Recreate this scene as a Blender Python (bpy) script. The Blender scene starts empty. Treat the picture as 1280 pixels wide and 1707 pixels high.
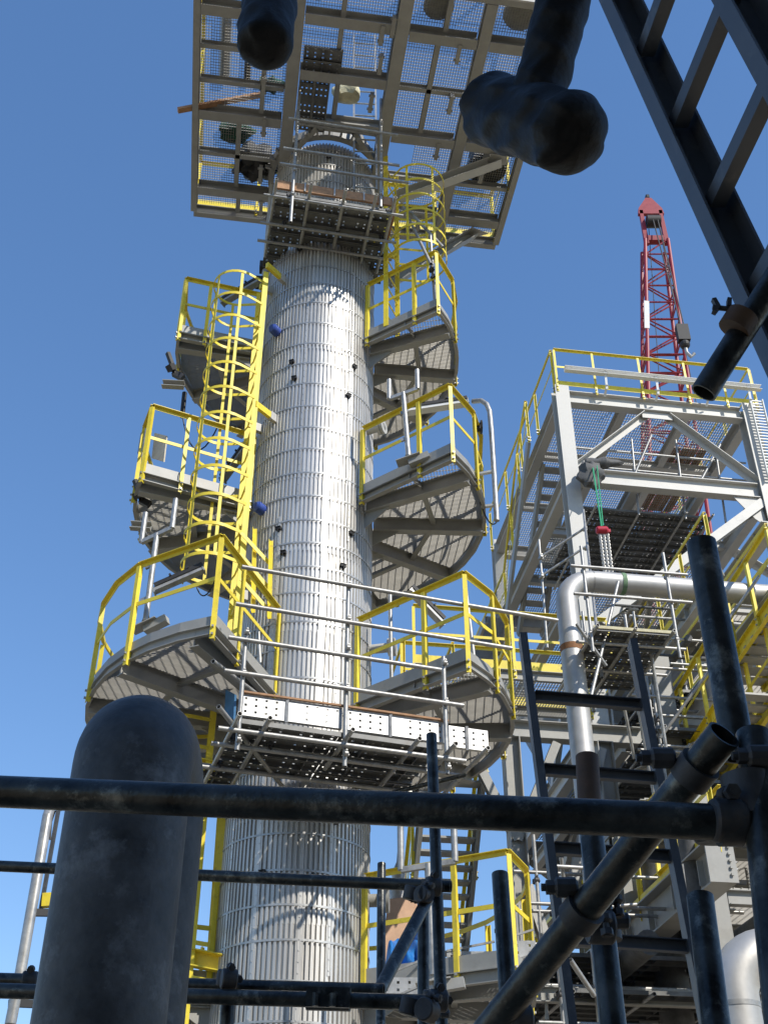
import bpy, math, random
from mathutils import Vector as V, Matrix
random.seed(7)
R_ = math.radians
sc = bpy.context.scene
# ------------------------------------------------------------------ camera, sky, sun, exposure
FPX = 1950.0; TH = R_(35.4)
cd = bpy.data.cameras.new('camera'); cam = bpy.data.objects.new('camera', cd); sc.collection.objects.link(cam)
cd.sensor_fit = 'VERTICAL'; cd.sensor_height = 36.0; cd.sensor_width = 27.0
cd.lens = 36.0 * FPX / 1707.0
cd.clip_start = 0.05; cd.clip_end = 3000
cam.location = (0, 0, 0); cam.rotation_euler = (math.pi/2 + TH, 0, 0)
sc.camera = cam
SUN_EL = R_(41); SUN_AZ = R_(45)          # azimuth measured from straight behind the camera towards the right
tosun = V((math.cos(SUN_EL)*math.sin(SUN_AZ), -math.cos(SUN_EL)*math.cos(SUN_AZ), math.sin(SUN_EL)))
w = bpy.data.worlds.new('World'); sc.world = w; w.use_nodes = True
nt = w.node_tree; bg = nt.nodes['Background']
sky = nt.nodes.new('ShaderNodeTexSky'); sky.sky_type = 'NISHITA'; sky.sun_disc = False
sky.sun_elevation = SUN_EL; sky.sun_rotation = math.atan2(tosun.x, tosun.y)
sky.air_density = 1.0; sky.dust_density = 0.05; sky.ozone_density = 3.0; sky.altitude = 0
gm = nt.nodes.new('ShaderNodeGamma'); gm.inputs[1].default_value = .74
hsv = nt.nodes.new('ShaderNodeHueSaturation'); hsv.inputs['Hue'].default_value = .507; hsv.inputs['Saturation'].default_value = 1.32
nt.links.new(sky.outputs[0], gm.inputs[0]); nt.links.new(gm.outputs[0], hsv.inputs['Color']); nt.links.new(hsv.outputs[0], bg.inputs[0]); bg.inputs[1].default_value = 0.15
sd = bpy.data.lights.new('sun', 'SUN'); so = bpy.data.objects.new('sun', sd); sc.collection.objects.link(so)
sd.energy = 2.6; sd.angle = R_(0.53); sd.color = (1.0, 0.945, 0.85)
so.rotation_euler = (-tosun).to_track_quat('-Z', 'Y').to_euler(); so.location = (20, -20, 30)
sc.view_settings.view_transform = 'Standard'; sc.view_settings.look = 'None'
sc.view_settings.gamma = 1; sc.view_settings.use_curve_mapping = False
sc.view_settings.exposure = 0.92
C = sc.collection

# ------------------------------------------------------------------ places: a bearing (photo pixel) plus a real distance or height
FW = V((0, math.cos(TH), math.sin(TH))); UP = V((0, -math.sin(TH), math.cos(TH)))
def ray(px, py): return V((1, 0, 0))*((px-640)/FPX) + UP*((853.5-py)/FPX) + FW
def WY(px, py, y): d = ray(px, py); return d*(y/d.y)
def WZ(px, py, z): d = ray(px, py); return d*(z/d.z)
TC = V((-0.988, 12.962, 0)); TR = 0.826
def pol(r, ph, z):                      # polar place round the column, 0 deg faces the viewer
    a = R_(ph); return V((TC.x + r*math.sin(a), TC.y - r*math.cos(a), z))
GU = V((.9898, .1428, 0)); GV = V((-.1428, .9898, 0))   # plant grid
Z3 = V((0, 0, 1))

# ------------------------------------------------------------------ mesh builder
def frame(d, up):
    d = d.normalized(); up = V(up)
    if abs(d.dot(up.normalized())) > .985: up = V((0, 1, 0)) if abs(d.y) < .9 else V((1, 0, 0))
    s = d.cross(up).normalized(); u = s.cross(d).normalized(); return s, u
class MB:
    def __init__(s): s.v = []; s.f = []
    def add(s, vs, fs):
        o = len(s.v); s.v += [tuple(x) for x in vs]; s.f += [tuple(i+o for i in f) for f in fs]; return s
    def prof(s, p0, p1, pts, up=Z3):
        p0 = V(p0); p1 = V(p1); a, b = frame(p1-p0, up); n = len(pts)
        vs = [p0+a*x+b*y for x, y in pts] + [p1+a*x+b*y for x, y in pts]
        fs = [(i, (i+1) % n, n+(i+1) % n, n+i) for i in range(n)] + [tuple(range(n))[::-1], tuple(range(n, 2*n))]
        return s.add(vs, fs)
    def bar(s, p0, p1, w, h, up=Z3, ox=0, oy=0):
        return s.prof(p0, p1, [(ox-w/2, oy-h/2), (ox+w/2, oy-h/2), (ox+w/2, oy+h/2), (ox-w/2, oy+h/2)], up)
    def ibeam(s, p0, p1, w, h, t=.014, up=Z3):
        a = w/2; b = h/2; c = t/2
        return s.prof(p0, p1, [(-a, -b), (a, -b), (a, -b+t), (c, -b+t), (c, b-t), (a, b-t), (a, b), (-a, b), (-a, b-t), (-c, b-t), (-c, -b+t), (-a, -b+t)], up)
    def chan(s, p0, p1, w, h, t=.01, up=Z3):      # web on the -side, flanges towards +side
        a = w/2; b = h/2
        return s.prof(p0, p1, [(-a, -b), (a, -b), (a, -b+t), (-a+t, -b+t), (-a+t, b-t), (a, b-t), (a, b), (-a, b)], up)
    def ang(s, p0, p1, w, h, t=.007, up=Z3):
        a = w/2; b = h/2
        return s.prof(p0, p1, [(-a, -b), (-a+t, -b), (-a+t, b-t), (a, b-t), (a, b), (-a, b)], up)
    def tube(s, pts, r, n=10, closed=False, cap=True, rf=None):
        pts = [V(p) for p in pts]; m = len(pts); rings = []
        a = None
        for i, p in enumerate(pts):
            if closed: d = pts[(i+1) % m]-pts[i-1]
            else: d = pts[min(i+1, m-1)]-pts[max(i-1, 0)]
            d.normalize()
            if a is None: a, b = frame(d, Z3)
            else:
                a = (a - d*a.dot(d)).normalized(); b = a.cross(d).normalized()
            rr = r if rf is None else rf(i)
            rings.append([p + a*(rr*math.cos(2*math.pi*k/n)) + b*(rr*math.sin(2*math.pi*k/n)) for k in range(n)])
        vs = [q for rg in rings for q in rg]; fs = []
        for i in range(m if closed else m-1):
            j = (i+1) % m
            fs += [(i*n+k, i*n+(k+1) % n, j*n+(k+1) % n, j*n+k) for k in range(n)]
        if cap and not closed: fs += [tuple(range(n))[::-1], tuple(range((m-1)*n, m*n))]
        return s.add(vs, fs)
    def hollow(s, p0, p1, r, t=.004, n=20):       # open ended scaffold tube
        p0 = V(p0); p1 = V(p1); a, b = frame(p1-p0, Z3); vs = []
        for p, rr in ((p0, r), (p1, r), (p1, r-t), (p0, r-t)):
            vs += [p + a*(rr*math.cos(2*math.pi*k/n)) + b*(rr*math.sin(2*math.pi*k/n)) for k in range(n)]
        return s.add(vs, [(i*n+k, i*n+(k+1) % n, ((i+1) % 4)*n+(k+1) % n, ((i+1) % 4)*n+k) for i in range(4) for k in range(n)])
    def flat(s, pts, w, h):                       # ribbon of upright flat bar along a path; w = thickness outwards, h = height
        pts = [V(p) for p in pts]
        vs = []; fs = []; m = len(pts)
        for i, p in enumerate(pts):
            d = pts[min(i+1, m-1)]-pts[max(i-1, 0)]; d.z = 0 if abs(d.z) < .9*d.length else d.z
            sd_ = d.cross(Z3).normalized() if d.length else V((1, 0, 0))
            for x, y in ((-w/2, -h/2), (w/2, -h/2), (w/2, h/2), (-w/2, h/2)): vs.append(p + sd_*x + Z3*y)
        for i in range(m-1): fs += [(i*4+k, i*4+(k+1) % 4, i*4+4+(k+1) % 4, i*4+4+k) for k in range(4)]
        fs += [(3, 2, 1, 0), tuple((m-1)*4+k for k in range(4))]
        return s.add(vs, fs)
    def prism(s, poly, z0, z1):
        n = len(poly); vs = [(p[0], p[1], z0) for p in poly]+[(p[0], p[1], z1) for p in poly]
        return s.add(vs, [(i, (i+1) % n, n+(i+1) % n, n+i) for i in range(n)]+[tuple(range(n))[::-1], tuple(range(n, 2*n))])
    def plate(s, pts, t):                         # any flat polygon with thickness
        pts = [V(p) for p in pts]; nrm = (pts[1]-pts[0]).cross(pts[2]-pts[0]).normalized()*(t/2); n = len(pts)
        return s.add([p-nrm for p in pts]+[p+nrm for p in pts], [(i, (i+1) % n, n+(i+1) % n, n+i) for i in range(n)]+[tuple(range(n))[::-1], tuple(range(n, 2*n))])
    def grating(s, poly, z, d, sp=.04, sp2=.1, t=.006, h=.03):
        d = V((d[0], d[1])).normalized(); e = V((-d.y, d.x)); P = [V((p[0], p[1])) for p in poly]
        for (m, q, step, tt, hh) in ((d, e, sp, t, h), (e, d, sp2, t*.9, h*.35)):
            cs = [p.dot(q) for p in P]; c = math.ceil(min(cs)/step)*step
            while c < max(cs):
                xs = []
                for i in range(len(P)):
                    a, b = P[i], P[(i+1) % len(P)]; ca, cb = a.dot(q)-c, b.dot(q)-c
                    if ca*cb < 0: xs.append((a+(b-a)*(ca/(ca-cb))).dot(m))
                if len(xs) >= 2 and max(xs)-min(xs) > .02:
                    p0 = m*min(xs)+q*c; p1 = m*max(xs)+q*c
                    zz = z+.001 if step == sp else z+h*.3
                    s.bar((p0.x, p0.y, zz), (p1.x, p1.y, zz), tt, hh)
                c += step
        return s
    def sphere(s, c, r, sx=1, sy=1, sz=1, n=12, m=8, f=None):
        c = V(c); vs = []; fs = []
        for i in range(m+1):
            for k in range(n):
                t = math.pi*i/m; p = 2*math.pi*k/n; d = V((math.sin(t)*math.cos(p), math.sin(t)*math.sin(p), math.cos(t)))
                rr = r*(f(d) if f else 1); vs.append(c+V((d.x*sx, d.y*sy, d.z*sz))*rr)
        for i in range(m):
            fs += [(i*n+k, (i+1)*n+k, (i+1)*n+(k+1) % n, i*n+(k+1) % n) for k in range(n)]
        return s.add(vs, fs)
    def mesh(s, name, off=V((0, 0, 0)), smooth=False, ang=35):
        me = bpy.data.meshes.new(name); me.from_pydata([(x-off[0], y-off[1], z-off[2]) for x, y, z in s.v], [], s.f); me.update()
        if smooth:
            me.shade_smooth(); me.set_sharp_from_angle(angle=R_(ang))
        return me

# ------------------------------------------------------------------ objects
def thing(name, label, cat, loc, group=None):
    o = bpy.data.objects.new(name, None); C.objects.link(o); o.location = loc; o.empty_display_size = .2
    o['label'] = label; o['category'] = cat
    if group: o['group'] = group
    return o
def wloc(o):
    l = V((0, 0, 0))
    while o is not None: l = l + o.location; o = o.parent
    return l
def part(name, mb, mat, parent, smooth=False, kind=None, label=None, ang=35):
    off = wloc(parent) if parent else V((0, 0, 0))
    o = bpy.data.objects.new(name, mb.mesh(name, off, smooth, ang)); C.objects.link(o); o.parent = parent
    o.data.materials.append(mat)
    if kind: o['kind'] = kind
    if label: o['label'] = label
    return o
def solo(name, label, cat, mb, mat, base, smooth=False, group=None, ang=35):
    base = V(base); o = bpy.data.objects.new(name, mb.mesh(name, base, smooth, ang)); C.objects.link(o); o.location = base
    o.data.materials.append(mat); o['label'] = label; o['category'] = cat
    if group: o['group'] = group
    return o
def inst(name, me, parent, pos, rot=None):
    """shared-mesh part at a world place; rot is a Matrix/Quaternion/Euler"""
    o = bpy.data.objects.new(name, me); C.objects.link(o); o.parent = parent
    o.location = V(pos)-wloc(parent)
    if rot is not None:
        o.rotation_mode = 'QUATERNION'; o.rotation_quaternion = rot
    return o
def copy_tree(o, parent=None):
    c = o.copy(); C.objects.link(c); c.parent = parent
    for ch in [k for k in bpy.data.objects if k.parent == o]: copy_tree(ch, c)
    return c

# ------------------------------------------------------------------ materials
def mat(name, col, rough=.5, metal=0., var=.12, scale=3., bump=0., bscale=40., stain=None, stain_amt=.5, stain_scale=4., rvar=.1, streak=False, spec=.5, tone=.07):
    m = bpy.data.materials.new(name); m.use_nodes = True; n = m.node_tree.nodes; l = m.node_tree.links
    b = n['Principled BSDF']; b.inputs['Metallic'].default_value = metal; b.inputs['Roughness'].default_value = rough
    b.inputs['Specular IOR Level'].default_value = spec
    tc = n.new('ShaderNodeTexCoord'); mp = n.new('ShaderNodeMapping'); l.new(tc.outputs['Object'], mp.inputs[0])
    if streak: mp.inputs['Scale'].default_value = (1, 1, .12)
    nz = n.new('ShaderNodeTexNoise'); nz.inputs['Scale'].default_value = scale; nz.inputs['Detail'].default_value = 6; nz.inputs['Roughness'].default_value = .65
    l.new(mp.outputs[0], nz.inputs['Vector'])
    oi = n.new('ShaderNodeObjectInfo')
    rp = n.new('ShaderNodeValToRGB'); rp.color_ramp.elements[0].position = .3; rp.color_ramp.elements[1].position = .7
    rp.color_ramp.elements[0].color = (*[c*(1-var*1.6) for c in col], 1); rp.color_ramp.elements[1].color = (*[min(1, c*(1+var)) for c in col], 1)
    l.new(nz.outputs['Fac'], rp.inputs[0]); out = rp.outputs[0]
    if stain:
        n2 = n.new('ShaderNodeTexNoise'); n2.inputs['Scale'].default_value = stain_scale; n2.inputs['Detail'].default_value = 8; n2.inputs['Roughness'].default_value = .7
        l.new(mp.outputs[0], n2.inputs['Vector'])
        r2 = n.new('ShaderNodeValToRGB'); r2.color_ramp.elements[0].position = .55; r2.color_ramp.elements[1].position = .72
        r2.color_ramp.elements[1].color = (stain_amt,)*3+(1,); l.new(n2.outputs['Fac'], r2.inputs[0])
        mx = n.new('ShaderNodeMix'); mx.data_type = 'RGBA'; l.new(r2.outputs[0], mx.inputs[0]); l.new(out, mx.inputs[6]); mx.inputs[7].default_value = (*stain, 1); out = mx.outputs[2]
    # slight tone change from piece to piece
    hs = n.new('ShaderNodeHueSaturation'); mr = n.new('ShaderNodeMapRange'); mr.inputs[3].default_value = 1-tone; mr.inputs[4].default_value = 1+tone*.8
    l.new(oi.outputs['Random'], mr.inputs[0]); l.new(mr.outputs[0], hs.inputs['Value']); l.new(out, hs.inputs['Color'])
    l.new(hs.outputs[0], b.inputs['Base Color'])
    mr2 = n.new('ShaderNodeMapRange'); mr2.inputs[3].default_value = max(.05, rough-rvar); mr2.inputs[4].default_value = min(1, rough+rvar)
    l.new(nz.outputs['Fac'], mr2.inputs[0]); l.new(mr2.outputs[0], b.inputs['Roughness'])
    if bump:
        n3 = n.new('ShaderNodeTexNoise'); n3.inputs['Scale'].default_value = bscale; n3.inputs['Detail'].default_value = 5; l.new(mp.outputs[0], n3.inputs['Vector'])
        bp = n.new('ShaderNodeBump'); bp.inputs['Strength'].default_value = bump; bp.inputs['Distance'].default_value = .01
        l.new(n3.outputs['Fac'], bp.inputs['Height']); l.new(bp.outputs[0], b.inputs['Normal'])
    return m
M = {}
M['clad'] = mat('aluminium_cladding', (.63, .615, .585), .44, .55, .14, 5, bump=.16, bscale=50, stain=(.40, .36, .30), stain_amt=.45, stain_scale=4, streak=True, tone=.14)
M['band'] = mat('steel_banding', (.46, .46, .45), .42, .6, .15, 9)
M['paint'] = mat('grey_steel_paint', (.34, .335, .31), .5, 0, .07, 5, bump=.05, bscale=30, stain=(.24, .22, .19), stain_amt=.45)
M['pale'] = mat('pale_grey_steel_paint', (.47, .46, .43), .5, 0, .06, 4, bump=.05, bscale=30, stain=(.38, .36, .32), stain_amt=.5)
M['yellow'] = mat('yellow_safety_paint', (.82, .65, .05), .48, 0, .09, 5, stain=(.36, .25, .07), stain_amt=.65, stain_scale=13, tone=.1)
M['galv'] = mat('galvanised_tube', (.40, .395, .38), .45, .5, .22, 12, stain=(.30, .25, .2), stain_amt=.5, stain_scale=6, bump=.04)
M['grate'] = mat('galvanised_grating', (.40, .385, .35), .55, .15, .1, 6)
M['plank_shaded'] = mat('shaded_plank', (.17, .17, .165), .5, .35, .2, 7, stain=(.12, .10, .08), stain_amt=.5)  # galvanised plank with underside shade put into its colour, plus stains
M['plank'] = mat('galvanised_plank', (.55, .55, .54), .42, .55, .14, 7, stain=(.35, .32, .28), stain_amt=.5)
M['old'] = mat('weathered_scaffold_tube', (.045, .047, .044), .36, .45, .6, 14, stain=(.26, .255, .22), stain_amt=.8, stain_scale=18, bump=.15, bscale=70, rvar=.18)
M['cast'] = mat('dark_forged_coupler', (.07, .07, .072), .6, .5, .25, 20, stain=(.14, .09, .05), stain_amt=.5, bump=.2)
M['dpaint'] = mat('dark_grey_ladder_paint', (.08, .088, .1), .42, .15, .12, 8, stain=(.25, .24, .22), stain_amt=.35, stain_scale=12)
M['black'] = mat('charcoal_pipe_coating', (.060, .062, .064), .58, 0, .5, 7, stain=(.23, .245, .26), stain_amt=.7, stain_scale=6, bump=.25, rvar=.12)
M['wrap'] = mat('black_plastic_wrap', (.009, .0092, .0095), .6, 0, .3, 8, bump=.9, bscale=14, rvar=.1, spec=.25)
M['steelpipe'] = mat('stainless_pipe', (.50, .49, .47), .5, .5, .08, 5, stain=(.45, .42, .38), stain_amt=.4, bump=.04)
M['rust'] = mat('rusty_band', (.24, .11, .045), .8, 0, .3, 16)
M['rusttube'] = mat('rust_brown_tube', (.10, .055, .028), .7, .1, .25, 12)
M['red'] = mat('crane_red_paint', (.25, .012, .022), .45, 0, .1, 3)
M['wood'] = mat('timber_board', (.42, .23, .12), .75, 0, .2, 12, bump=.2)
M['ply'] = mat('plywood_sheet', (.60, .38, .25), .7, 0, .12, 5, stain=(.4, .22, .12), stain_amt=.5, bump=.1)
M['blue'] = mat('blue_painted_head', (.03, .07, .32), .4, 0, .1, 8)
M['tarp'] = mat('blue_tarpaulin', (.02, .17, .50), .45, 0, .12, 4, bump=.5, bscale=6)
M['green'] = mat('green_netting', (.015, .085, .055), .8, 0, .3, 10, bump=.5)
M['sling'] = mat('green_sling', (.03, .30, .14), .7, 0, .1, 10)
M['hoist'] = mat('red_hoist_paint', (.45, .02, .04), .4, 0, .1, 10)
M['dark'] = mat('black_rubber', (.02, .02, .021), .6, 0, .2, 10)
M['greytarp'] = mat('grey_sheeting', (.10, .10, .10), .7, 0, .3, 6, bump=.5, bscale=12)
M['white'] = mat('white_plastic', (.72, .72, .70), .45, 0, .05, 6)
M['insul'] = mat('mineral_wool', (.62, .57, .38), .9, 0, .15, 12, bump=.5)
M['box'] = mat('stained_board', (.62, .57, .47), .8, 0, .1, 5, stain=(.35, .25, .12), stain_amt=.8, stain_scale=8)
M['ground'] = mat('compacted_gravel', (.31, .25, .17), .9, 0, .15, .6, bump=.4, bscale=8)
M['blocker'] = mat('shade_blocker_sheet', (.10, .105, .11), .6, 0, .1, 1.5)  # surface of the unseen block added to keep sun off the foreground

# ------------------------------------------------------------------ the setting: ground and an unseen block added behind the camera to shade the foreground
ZG = -7.0
g = MB().add([(-900, -900, ZG), (900, -900, ZG), (900, 900, ZG), (-900, 900, ZG)], [(0, 1, 2, 3)])
go = part('ground', g, M['ground'], None, kind='structure')
SY = -3.2
blocker = thing('shade_blocker', 'unseen sheet-clad block added behind the viewpoint to shade the near tubes', 'shade blocker', (6, SY-2, ZG))
m_ = MB().bar((-2.6, SY-3, ZG), (-2.6, SY-3, 13.6), .2, .2)
for k in range(46):
    x = -2.5 + k*.34
    m_.prof((x, SY, ZG), (x, SY, 13.5), [(0, 0), (.34, 0), (.28, -.05), (.06, -.05)], (0, 1, 0))
part('cladding', m_, M['blocker'], blocker)
part('blocker_wall', MB().bar((5.3, SY-3, ZG), (5.3, SY-3, 13.5), 15.6, 5.8, (0, 1, 0)), M['blocker'], blocker)
part('blocker_roof', MB().prism([(-2.8, SY-6.2), (13.4, SY-6.2), (13.4, SY+.15), (-2.8, SY+.15)], 13.5, 13.75), M['blocker'], blocker)

# ------------------------------------------------------------------ THE COLUMN
col = thing('distillation_column', 'tall silver insulated process column in ribbed aluminium cladding, ringed by platforms', 'process column', (TC.x, TC.y, ZG))
NR = 96; CH = 1.14
def clad_panel(h, n0, n1, jit):
    b = MB(); st = 2*math.pi/NR; prof = []
    for i in range(n0, n1):
        a = i*st; wv = .5 + jit*random.uniform(-.06, .06)
        for t, r in ((0, TR-.020), (wv*.70, TR-.020), (wv*.70+.09, TR+.004), (.91, TR+.004)): prof.append((a+t*st, r))
    prof.append((n1*st, TR-.020))
    m = len(prof)
    b.v = [(r*math.sin(a), -r*math.cos(a), z) for z in (0, h) for a, r in prof]
    b.f = [(i, i+1, m+i+1, m+i) for i in range(m-1)]
    return b
cmesh = [clad_panel(CH+.02, 0, NR//4, 1).mesh('cladding_panel') for _ in range(4)]
for me in cmesh: me.materials.append(M['clad'])
z = 1.2; row = 0; ZT = 15.2
while z < ZT:
    for q in range(4):
        o = bpy.data.objects.new('cladding_panel', cmesh[(q+row) % 4]); C.objects.link(o); o.parent = col
        o.location = (0, 0, z-ZG+random.uniform(-.004, .004)); a = q*math.pi/2 + R_(12) + (row % 3)*R_(7.8)
        o.rotation_euler = (0, 0, a); s_ = 1+random.uniform(-.0015, .0025); o.scale = (s_, s_, 1)
    z += CH; row += 1
part('shell', MB().tube([(TC.x, TC.y, ZG), (TC.x, TC.y, 16.0)], TR-.05, 48), M['paint'], col, True)
part('lower_cladding', MB().tube([(TC.x, TC.y, ZG+.3), (TC.x, TC.y, 1.21)], TR, 64), M['clad'], col, True)
part('vessel_head', MB().sphere((TC.x, TC.y, 16.0), TR-.06, 1, 1, .55, 40, 14), M['greytarp'], col, True)
bb = MB()
NB = 92
for k in range(NB):
    a0 = 2*math.pi*k/NB; a1 = 2*math.pi*(k+1)/NB
    def q(r, a, z): return (r*math.sin(a), -r*math.cos(a), z)
    r0, r1 = TR+.0055, TR+.011; h = .011
    bb.add([q(r0, a0, -h), q(r1, a0, -h), q(r1, a0, h), q(r0, a0, h), q(r0, a1, -h), q(r1, a1, -h), q(r1, a1, h), q(r0, a1, h)],
           [(0, 1, 5, 4), (1, 2, 6, 5), (2, 3, 7, 6), (3, 0, 4, 7)])
bme = bb.mesh('band'); bme.materials.append(M['band'])
z = 1.4; k = 0
while z < 15.9:
    o = bpy.data.objects.new('band', bme); C.objects.link(o); o.parent = col
    o.location = (0, 0, z-ZG); o.rotation_euler = (R_(random.uniform(-.35, .35)), R_(random.uniform(-.35, .35)), 0)
    z += .38+random.uniform(-.03, .03)
# vertical lap seams with rivets
for ph, z0, z1 in ((-24, 2.2, 8.6), (9, 2.4, 5.3), (16, 5.5, 9.8), (-8, 8.8, 14.4), (31, 3.0, 7.5), (-52, 2.0, 6.2), (40, 8.3, 13.2)):
    b = MB(); p = pol(TR+.007, ph, z0); t = pol(TR+.007, ph, z1)
    rad = (pol(1, ph, 0)-pol(0, ph, 0))
    b.bar(p, t, .036, .004, rad)
    zz = z0+.05
    while zz < z1:
        b.bar(pol(TR+.008, ph, zz), pol(TR+.015, ph, zz), .012, .012); zz += .11
    part('seam_strip', b, M['clad'], col, label=None)
# small dark bracket clips on the face
cl = MB()
cl.bar((-.024, .02, 0), (-.024, -.03, 0), .026, .035).bar((.024, .02, 0), (.024, -.03, 0), .026, .035).bar((0, .02, -.01), (0, -.035, -.01), .008, .075).bar((0, -.0, .022), (0, -.04, .022), .075, .004)
clm = cl.mesh('support_clip'); clm.materials.append(M['dark'])
for px, py in [(487, 604), (491, 631), (590, 612), (580, 660), (548, 262), (465, 882), (473, 922), (585, 890), (571, 944), (500, 417), (585, 412), (438, 1455), (523, 1462), (500, 1655), (560, 1368), (470, 1290)]:
    d = ray(px, py); az = math.atan2(d.x, d.y); h = math.hypot(d.x, d.y); dh = d/h
    cx, cy = TC.x, TC.y; bq = dh.x*cx+dh.y*cy; disc = bq*bq-(cx*cx+cy*cy-(TR+.01)**2)
    if disc < 0: continue
    t = bq-math.sqrt(disc); p = dh*t; a = math.atan2(p.x-cx, -(p.y-cy))
    o = bpy.data.objects.new('support_clip', clm); C.objects.link(o); o.parent = col
    o.location = p-wloc(col); o.rotation_euler = (0, 0, a)
# flanged nozzle stubs
def nozzle(pr, ph, z, L=.45, r=.05, m='pale', name='nozzle'):
    b = MB(); a = pol(TR-.03, ph, z); c = pol(TR+L, ph, z)
    b.tube([a, c], r, 14); b.tube([pol(TR+L-.09, ph, z), pol(TR+L-.05, ph, z)], r*1.9, 16); b.tube([pol(TR+L-.04, ph, z), c], r*1.9, 16)
    return part(name, b, M[m], pr, True)
nozzle(col, 66, 10.35, .26, .055); nozzle(col, 78, 7.0, .33, .06); nozzle(col, 86, 3.95, .22, .07, 'paint')
# instrument heads with blue caps
def head(px, py, y, label, k):
    p = WY(px, py, y); t = thing('instrument_head', label, 'instrument', p, 'blue instrument heads on the column')
    d = V((TC.x-p.x, TC.y-p.y, 0)).normalized()
    part('cap', MB().tube([p-d*.09+Z3*.02, p-d*.06+Z3*.02, p+d*.05, p+d*.06], .07, 14, rf=lambda i: (.045, .075, .075, .06)[i]), M['blue'], t, True)
    part('stem', MB().tube([p+d*.05, p+d*.3], .026, 10).tube([p+d*.12+Z3*.06, p+d*.12-Z3*.1], .022, 8).sphere(p+d*.17-Z3*.02, .05), M['galv'], t, True)
    part('elbow', MB().tube([p+d*.3, p+d*.34, p+d*.35-Z3*.08], .02, 8), M['galv'], t, True)
head(459, 552, 12.28, 'small blue-capped instrument on the column beside the upper cage hoops', 0)
head(434, 849, 12.35, 'blue-capped instrument on the column at the foot of the caged ladder', 1)
head(399, 1238, 11.75, 'blue-capped instrument below the left end of the lower scaffold deck', 2)

# ------------------------------------------------------------------ ring platforms with handrails
def arc(r, a0, a1, z, st=6):
    n = max(2, int(abs(a1-a0)/st)+1); return [pol(r, a0+(a1-a0)*i/(n-1), z) for i in range(n)]
def rail_path(par, pts, base_z, post_i, h=1.1, name='handrail', psz=.052):
    """pts: path at deck level; posts at the indices given"""
    b = MB()
    for i in range(len(pts)-1):
        p, q_ = pts[i]+Z3*h, pts[i+1]+Z3*h
        b.ang(p, q_, .056, .056, .008)
    r = part(name, b, M['yellow'], par)
    mb = MB()
    for i in range(len(pts)-1): mb.bar(pts[i]+Z3*(h*.52), pts[i+1]+Z3*(h*.52), .010, .05)
    part('mid_rail', mb, M['yellow'], r)
    for i in post_i:
        p = pts[i]; d = (pts[min(i+1, len(pts)-1)]-pts[max(i-1, 0)]); d.z = 0
        q0 = p-Z3*.18; q1 = p+Z3*(h-.03)
        pb = MB().ang(q0, q1, psz, psz, .009, d.normalized())
        part('post', pb, M['yellow'], r)
        for dz in (-.13, -.04): part('bolt', MB().bar(p+Z3*dz-d.normalized().cross(Z3)*.05, p+Z3*dz+d.normalized().cross(Z3)*.05, .022, .022), M['galv'], r)
    return r
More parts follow.
